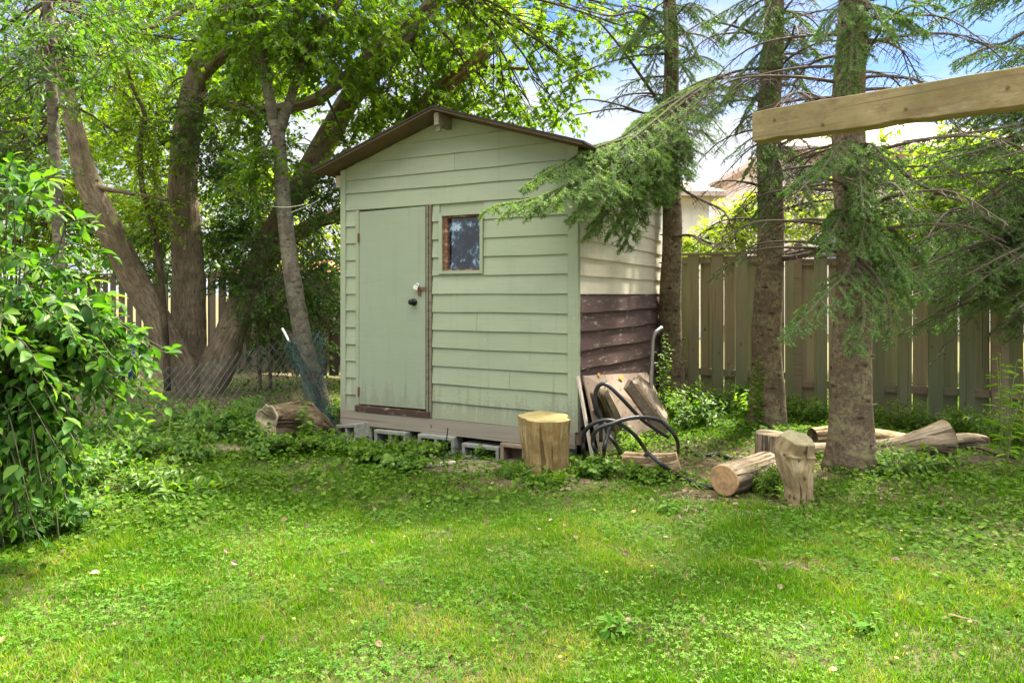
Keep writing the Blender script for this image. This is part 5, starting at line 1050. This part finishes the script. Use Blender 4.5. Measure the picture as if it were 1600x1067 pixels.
# spruce 4 outside right, its boughs reach in
t4 = thing('spruce_tree', 'dark spruce whose heavy green boughs hang in from the right edge', 'tree', (6.0, 6.9, 0), 'spruce trees along the right fence')
g = Geo(); g.tube([(6.0, 6.9, -.05), (6.0, 6.9, 4), (6.0, 6.9, 9.5)], [.24, .16, .02], 20, .1, 8); g.build('trunk', 'spruce_bark', t4, smooth=True)
gn, gw = Geo(), Geo()
r2 = np.random.default_rng(11)
for k_ in range(84):
    # boughs sweep from the trunk to the left and toward the camera
    ty_ = r2.uniform(0, 1)**.8; px = r2.uniform(1365, 1600); py = -60+590*ty_; 
    if py > 430 and px < 1400: py = 400
    Yt = r2.uniform(5.2, 6.7)
    if 60 < py < 190 and px < 1500: continue
    if k_ > 58: px, py = r2.uniform(1390, 1600), r2.uniform(360, 530)
    tipp = P(px, py, Yt); st = A([6.0, 6.9, tipp[2]+r2.uniform(.1, .7)]); m1 = st*.66+tipp*.34+A([0, 0, .2])+r2.normal(size=3)*.10; m2 = st*.33+tipp*.67+A([0, 0, .16])+r2.normal(size=3)*.09
    ln = np.linalg.norm(tipp-st); bough(gn, gw, [st, m1, m2, tipp], [.026, .02, .011, .004], .5, 30, (.35, 1), .3, .95, 6, None, .02, .15)
auto_boughs(gn, gw, A([6.0, 6.9, 0]), A([6.0, 6.9, 9.5]), np.linspace(1, 9, 40), lambda z: .4+(9.5-z)*.22, lambda z: rng.uniform(0, pi2), (.2, 1), .4, .3, .5, 4)
gn.build('needles', 'needle_dark', t4); gw.build('branches', 'twig', t4)

# ------------------------------------------------------------------ chain link fence
cf = thing('chain_link_fence', 'sagging old chain link fence running along the left before the maple', 'fence', (-3.4, 6.9, 0))
ca, cb_ = A([-4.5, 5.75]), A([-2.15, 7.75]); Lc = np.linalg.norm(cb_-ca); cd = (cb_-ca)/Lc
def cpt(s_, h):
    f = s_/Lc; sag = .30*math.sin(math.pi*min(1, max(0, f)))**2*(1 if f < .85 else .6); wob = .05*math.sin(s_*5)+.06*h*math.sin(s_*2.3+1)
    p = ca+cd*s_; n_2 = A([cd[1], -cd[0]]); hh_ = h*(.98-sag); q = p+n_2*(wob+.10*h)
    return A([q[0], q[1], float(gz(q[0], q[1]))+.02+hh_])
gwr = Geo(); dxm = .075; nw = int(Lc/dxm); nh = 15; As, Bs = [], []
for i in range(nw):
    for j in range(nh):
        s0 = i*dxm+(j % 2)*dxm/2; s1 = i*dxm+((j+1) % 2)*dxm/2
        a, b_ = cpt(s0, j/nh), cpt(s1, (j+1)/nh); As.append(a); Bs.append(b_)
        s2 = (i+1)*dxm-((j+1) % 2)*0 - (dxm/2 if (j+1) % 2 else 0)+(0 if j % 2 == 0 else 0)
        a2 = cpt((i+1)*dxm if j % 2 == 0 else i*dxm+dxm/2, j/nh); b2 = cpt(i*dxm+dxm/2 if j % 2 == 0 else (i+1)*dxm, (j+1)/nh); As.append(a2); Bs.append(b2)
prisms(gwr, As, Bs, .0034, .0034); gwr.build('wire_mesh', 'wire', cf)
g = Geo(); g.tube([P(453, 522, 7.35), P(470, 555, 7.3), P(490, 600, 7.25), P(517, 682, 7.1)], [.018, .022, .028, .035], 10, .1, 4); g.build('leaning_post', 'log_dark', cf)
g = Geo(); g.tube([P(441, 513, 7.4), P(446, 522, 7.38), P(452, 534, 7.35)], .012, 8); tag(g.build('white_stake', 'white'), 'short white stake tip poking up at the top of the netting', 'stake')
g = Geo(); n = 700; f = rng.random(n); base = A([P(452, 530, 7.3)+(P(520, 680, 7.05)-P(452, 530, 7.3))*q for q in f]); a = base+rv(n, .035); prisms(g, a, a+rv(n, .04), .0018, .0018)
f = rng.random(300); base = A([P(495, 520, 7.6)+(P(512, 660, 7.5)-P(495, 520, 7.6))*q for q in f]); a = base+rv(300, .03); prisms(g, a, a+rv(300, .04), .0018, .0018)
tag(g.build('garden_netting', 'net'), 'bunched teal garden netting wound round the leaning post', 'netting')
g = Geo(); g.tube([P(92, 312, 6.75), P(125, 340, 7.6), P(150, 360, 8.5), P(178, 371, 9.1)], .006, 6, sub=5); tag(g.build('cord', 'rope'), 'pale cord tied from the thin left tree to the leaning maple trunk', 'cord')
g = Geo(); g.tube([P(425, 323, 8.1), P(450, 324, 8.05), P(475, 320, 8.2)], .005, 6, sub=4); g.tube([P(455, 332, 8.05), P(480, 322, 8.3), P(500, 312, 8.6)], .004, 6, sub=4); tag(g.build('cord', 'rope'), 'white cord tied round the grey young tree', 'cord')

# ------------------------------------------------------------------ plants
def plant(name, label, base, stems, h, spread, L0, L1, m_, kind='leaf', wr=.6, K=9, cat='plant', group=None, droop=.25, lean=(0, 0), opp=True, stemr=.004, start=.2, curve=.5):
    base = A(base); t_ = thing(name, label, cat, base, group); gl, gs = Geo(), Geo()
    for s_ in range(stems):
        az = rng.uniform(0, pi2); sp_ = spread*rng.uniform(.2, 1); hh_ = h*rng.uniform(.6, 1.05)
        o_ = A([math.cos(az)*.12*spread, math.sin(az)*.12*spread, 0])
        tip = base+A([math.cos(az)*sp_+lean[0], math.sin(az)*sp_+lean[1], hh_]); mid = base+o_+(tip-base)*A([curve*.7, curve*.7, .62])
        p, _ = spline(A([base+o_, mid, tip]), A([1, 1, 1]), 6); gs.tube(p, np.linspace(stemr, stemr*.35, len(p)), 5, caps=False)
        T = nrm(np.gradient(p, axis=0)); kk = np.linspace(start, 1, K); ix = kk*(len(p)-1)
        at = np.stack([np.interp(ix, range(len(p)), p[:, c_]) for c_ in range(3)], -1); tg = np.stack([np.interp(ix, range(len(p)), T[:, c_]) for c_ in range(3)], -1)
        for sg in ((1, -1) if opp else (1,)):
            ph = np.arange(K)*(1.57 if opp else 2.4)+rng.random()*6; x_ = nrm(np.cross(tg, A([.3, .1, 1.]))+1e-4); y_ = np.cross(tg, x_)
            o2 = (x_*np.cos(ph)[:, None]+y_*np.sin(ph)[:, None])*sg; l_ = rng.uniform(L0, L1, K)*(1-.35*kk**3)
            ld = nrm(o2*.9+tg*.35+A([0, 0, -droop])+rv(K, .2)); leaves(gl, at+o2*.01, ld, nrm(A([0, 0, 1.])+tg*.3+rv(K, .25)), l_, l_*wr, kind)
    gl.build('foliage', m_, t_); gs.build('stems', 'stem', t_); return t_
# the big foreground shrub
sh_ = thing('leafy_shrub', 'large glossy green shrub filling the left edge of the picture', 'shrub', (-3.0, 3.95, 0))
gl, gs = Geo(), Geo(); base = A([-3.05, 4.0, 0])
tips = []
r3 = np.random.default_rng(21)
for k_ in range(56):
    a_ = r3.uniform(-120, 190), r3.uniform(255, 640), r3.uniform(3.1, 4.4)
    if a_[1] > 400 or (a_[0] < 90 and r3.random() < .45): tips.append(a_)
for k_ in range(34): tips.append((r3.uniform(-120, 150), r3.uniform(560, 800), r3.uniform(3.2, 4.1)))
tips += [(268, 548, 3.7), (262, 552, 3.6), (240, 560, 3.6), (225, 600, 3.6), (205, 610, 3.6), (190, 470, 3.8), (175, 400, 3.9), (180, 590, 3.5), (150, 350, 3.9), (60, 260, 3.6), (20, 245, 3.5), (100, 330, 3.7), (45, 300, 3.4), (115, 620, 3.4), (150, 640, 3.5), (180, 560, 3.5), (130, 540, 3.4), (45, 760, 3.3), (30, 820, 3.3), (40, 850, 3.35), (90, 700, 3.4), (190, 690, 3.7), (220, 520, 3.7), (150, 780, 3.6), (130, 770, 3.6)]
for k_ in range(46): tips.append((r3.uniform(-60, 130), r3.uniform(640, 850), r3.uniform(3.15, 3.9)))
for k_ in range(20): tips.append((r3.uniform(120, 235), r3.uniform(480, 700), r3.uniform(3.5, 4.1)))
for k_ in range(14): tips.append((r3.uniform(170, 262), r3.uniform(535, 650), r3.uniform(3.5, 4.0)))
for (px, py, Yv) in tips:
    tip = P(px, py, Yv); b_ = base+A([r3.normal(0, .15), r3.normal(0, .15), 0]); hh_ = max(tip[2]+.25, .9)
    mid = b_*.5+tip*.5; mid[2] = min(hh_, tip[2]*.62+.55); p, _ = spline(A([b_, mid, tip]), A([1, 1, 1]), 12)
    gs.tube(p, np.linspace(.006, .0018, len(p)), 6, caps=False); T = nrm(np.gradient(p, axis=0)); K = 17; ix = np.linspace(.25 if py > 600 else .34, 1, K)*(len(p)-1)
    at = np.stack([np.interp(ix, range(len(p)), p[:, c_]) for c_ in range(3)], -1); tg = np.stack([np.interp(ix, range(len(p)), T[:, c_]) for c_ in range(3)], -1)
    for sg in (1, -1):
        ph = np.arange(K)*1.4+r3.random()*6; x_ = nrm(np.cross(tg, A([0, 0, 1.]))+1e-4); y_ = np.cross(tg, x_); o2 = (x_*np.cos(ph)[:, None]+y_*np.sin(ph)[:, None])*sg
        l_ = rng.uniform(.038, .112, K)*rng.uniform(.75, 1.15)*(1-.3*np.linspace(0, 1, K)**4); ld = nrm(o2*.8+tg*.6+A([0, 0, -.3])+rv(K, .25)); cb = np.clip(.1+.75*rng.random()+rng.normal(0, .2, K), 0, 1)
        leaves(gl, at+o2*.012, ld, nrm(A([0, 0, 1.])+rv(K, .35)), l_, l_*.62, 'big', cb)
gl.build('foliage', 'shrub_leaf', sh_, smooth=True); gs.build('stems', 'shrub_stem', sh_)

plant('leafy_bush', 'low bushy green plant left of the rotting hollow log', Gp(345, 690), 26, .36, .42, .06, .1, 'shrub_leaf', 'leaf', .6, 7, 'bush', droop=.3)
plant('leafy_bush', 'dark green undergrowth bush at the foot of the chain link fence', Gp(265, 705), 24, .30, .45, .05, .09, 'weed_leaf', 'leaf', .55, 7, 'bush', droop=.3)
plant('leafy_bush', 'spreading green bush between the big shrub and the lawn', Gp(170, 745), 24, .28, .4, .05, .09, 'shrub_leaf', 'leaf', .55, 7, 'bush', droop=.3)
plant('broadleaf_weed', 'broad leaved weed flat on the lawn edge left of the middle', Gp(280, 775), 12, .10, .30, .08, .13, 'weed_leaf', 'big', .45, 4, 'weed', droop=.2)
plant('broadleaf_weed', 'broad leaved weed beside the flat stone below the hollow log', Gp(330, 770), 9, .09, .25, .07, .11, 'weed_leaf', 'big', .45, 4, 'weed', droop=.2)
plant('sapling_weed', 'young upright weed growing before the rotting hollow log', Gp(475, 700), 4, .42, .10, .06, .1, 'weed_leaf', 'leaf', .6, 7, 'weed')
plant('weed_clump', 'dense low weeds heaped below the shed door', Gp(600, 722), 30, .16, .35, .03, .05, 'ivy', 'round', .9, 8, 'weed', 'low weeds round the shed')
plant('weed_clump', 'dense low weeds left of the upright grey block', Gp(652, 722), 22, .17, .22, .03, .05, 'ivy', 'round', .9, 8, 'weed', 'low weeds round the shed')
plant('weed_clump', 'low weeds left of the shed corner under the tipped block', Gp(545, 708), 24, .14, .3, .03, .05, 'ivy', 'round', .9, 8, 'weed', 'low weeds round the shed')
plant('weed_clump', 'weeds growing out of the low grey block cells', Gp(760, 720), 12, .14, .12, .03, .05, 'weed_leaf', 'round', .9, 8, 'weed', 'low weeds round the shed')
plant('weed_clump', 'grassy weeds at the foot of the tall yellow stump', Gp(808, 745), 14, .09, .2, .04, .08, 'weed_leaf', 'lance', .4, 6, 'weed', 'low weeds round the shed')
plant('weed_clump', 'weeds between the yellow stump and the hose coils', Gp(915, 742), 20, .08, .18, .03, .05, 'ivy', 'leaf', .7, 7, 'weed', 'low weeds round the shed')
plant('weed_clump', 'feathery green weed growing inside the hose loops', Gp(985, 712), 20, .20, .2, .03, .05, 'weed_bright', 'lance', .5, 9, 'weed', 'low weeds round the shed')
plant('broadleaf_weed', 'single broad leaved weed rising in the middle of the hose coil', Gp(972, 705), 3, .30, .08, .07, .11, 'weed_leaf', 'leaf', .6, 6, 'weed')
plant('weed_clump', 'dark leafy weed in front of the knobbly upright log', Gp(1200, 775), 20, .22, .14, .04, .07, 'ivy', 'lance', .5, 7, 'weed')
plant('weed_clump', 'weeds at the roots of the thickest spruce', Gp(1400, 745), 26, .22, .35, .04, .07, 'weed_leaf', 'leaf', .6, 7, 'weed')
plant('weed_clump', 'weed patch in front of the long flared log', Gp(1450, 735), 26, .2, .4, .04, .06, 'ivy', 'leaf', .7, 7, 'weed')
wl = ['close by the steel pipe', 'right of the slim spruce', 'against the first fence boards', 'in the sunlit patch near the fence', 'at the middle of the sunlit patch', 'left of the middle spruce', 'touching the middle spruce trunk', 'in front of the sunlit patch', 'at the near left of the sunlit patch']
for i, (px, py) in enumerate([(1045, 655), (1075, 640), (1100, 625), (1125, 630), (1130, 650), (1165, 640), (1175, 665), (1105, 668), (1070, 672)]):
    plant('leafy_weed', 'pale green leafy weed '+wl[i], Gp(px, py), 14, .36, .26, .05, .09, 'weed_leaf' if i % 3 else 'weed_bright', 'leaf', .6, 7, 'weed', 'leafy weeds by the fence')
wl = ['just right of the middle spruce', 'between the middle and thickest spruces', 'left of the thickest spruce', 'right of the thickest spruce by the boards', 'behind the long flared log', 'behind the split log end', 'left of the bright tall weed', 'at the right edge by the boards']
for i, (px, py) in enumerate([(1235, 655), (1262, 662), (1290, 665), (1385, 672), (1430, 675), (1490, 680), (1540, 690), (1590, 700)]):
    plant('undergrowth_plant', 'dark green undergrowth plant '+wl[i], Gp(px, py), 14, .30, .28, .05, .10, 'ivy' if i % 2 else 'weed_leaf', 'lance', .5, 7, 'weed', 'undergrowth along the right fence')
plant('tall_weed', 'tall bright yellow green weed by the right fence', Gp(1570, 722), 5, 1.0, .16, .09, .15, 'weed_bright', 'lance', .36, 12, 'weed', lean=(.03, 0), start=.1, stemr=.007)
for i, (px, py, hh_, lb) in enumerate([(420, 715, .16, 'below the rotting hollow log'), (460, 712, .15, 'right of the flat stone on the left'), (505, 705, .16, 'between the rotting log and the tipped block'), (575, 725, .13, 'in front of the tipped block'), (630, 735, .14, 'in front of the half hidden block'), (675, 712, .13, 'touching the upright grey block'), (390, 700, .2, 'just left of the rotting hollow log'), (850, 758, .05, 'in front of the yellow stump'), (940, 745, .12, 'at the foot of the hose coils'), (1010, 752, .1, 'below the short pink grey log')]):
    plant('weed_clump', 'small heap of round leaved weeds '+lb, Gp(px, py), 28, hh_*1.2, .26, .03, .055, 'ivy' if i % 2 else 'weed_leaf', 'round', .9, 7, 'weed', 'low weeds round the shed')
for i, (px, py, hh_, lb) in enumerate([(60, 800, .34, 'at the lower left corner under the shrub'), (120, 770, .32, 'under the right side of the big shrub'), (20, 850, .26, 'at the far left edge of the lawn'), (215, 720, .34, 'between shrub and chain link fence'), (140, 715, .36, 'behind the right side of the big shrub'), (310, 720, .24, 'along the lawn edge left of the flat stone'), (380, 672, .34, 'between the flat stone and the chain link fence'), (290, 680, .36, 'at the middle foot of the chain link fence'), (205, 690, .4, 'at the left foot of the chain link fence'), (230, 765, .18, 'in front of the chain link bushes'), (95, 830, .22, 'nearest the lawn below the shrub')]):
    plant('undergrowth_bush', 'leafy undergrowth '+lb, Gp(px, py), 24, hh_, .36, .045, .085, 'weed_leaf' if i % 2 else 'shrub_leaf', 'leaf', .6, 7, 'bush', 'undergrowth on the left', droop=.3)
plant('young_weed', 'yellowing small plant left of the rotting hollow log', Gp(385, 655), 6, .26, .16, .05, .07, 'yellow_leaf', 'leaf', .7, 4, 'plant')
plant('ivy_vine', 'ivy climbing the base of the middle spruce', A([2.53, 7.02, 0]), 9, .75, .07, .04, .065, 'weed_bright', 'leaf', .8, 9, 'vine', stemr=.003)
plant('ivy_vine', 'leafy vine climbing beside the steel pipe', A([1.66, 7.55, 0]), 10, 1.0, .10, .04, .06, 'weed_leaf', 'leaf', .6, 12, 'vine', stemr=.003)
plant('corner_weed', 'dark leafy weed by the left wall of the shed', P(525, 640, 7.4)*A([1, 1, 0]), 10, .25, .18, .04, .08, 'weed_leaf', 'leaf', .6, 6, 'weed')
for i, (px, py, lb) in enumerate([(1450, 800, 'pale round leaved weed lying right of the thick spruce roots'), (1355, 985, 'broad upright dock leaf alone in the lawn at the lower right'), (1040, 800, 'pale leaved weed on the bare soil before the short log'), (960, 990, 'cluster of broad plantain leaves in the front lawn')]):
    plant('broadleaf_weed', lb, Gp(px, py), 5, .07, .10, .05, .075, 'clover', 'big', .55, 3, 'weed')
for o in bpy.data.objects:
    if '_base' in o: del o['_base']
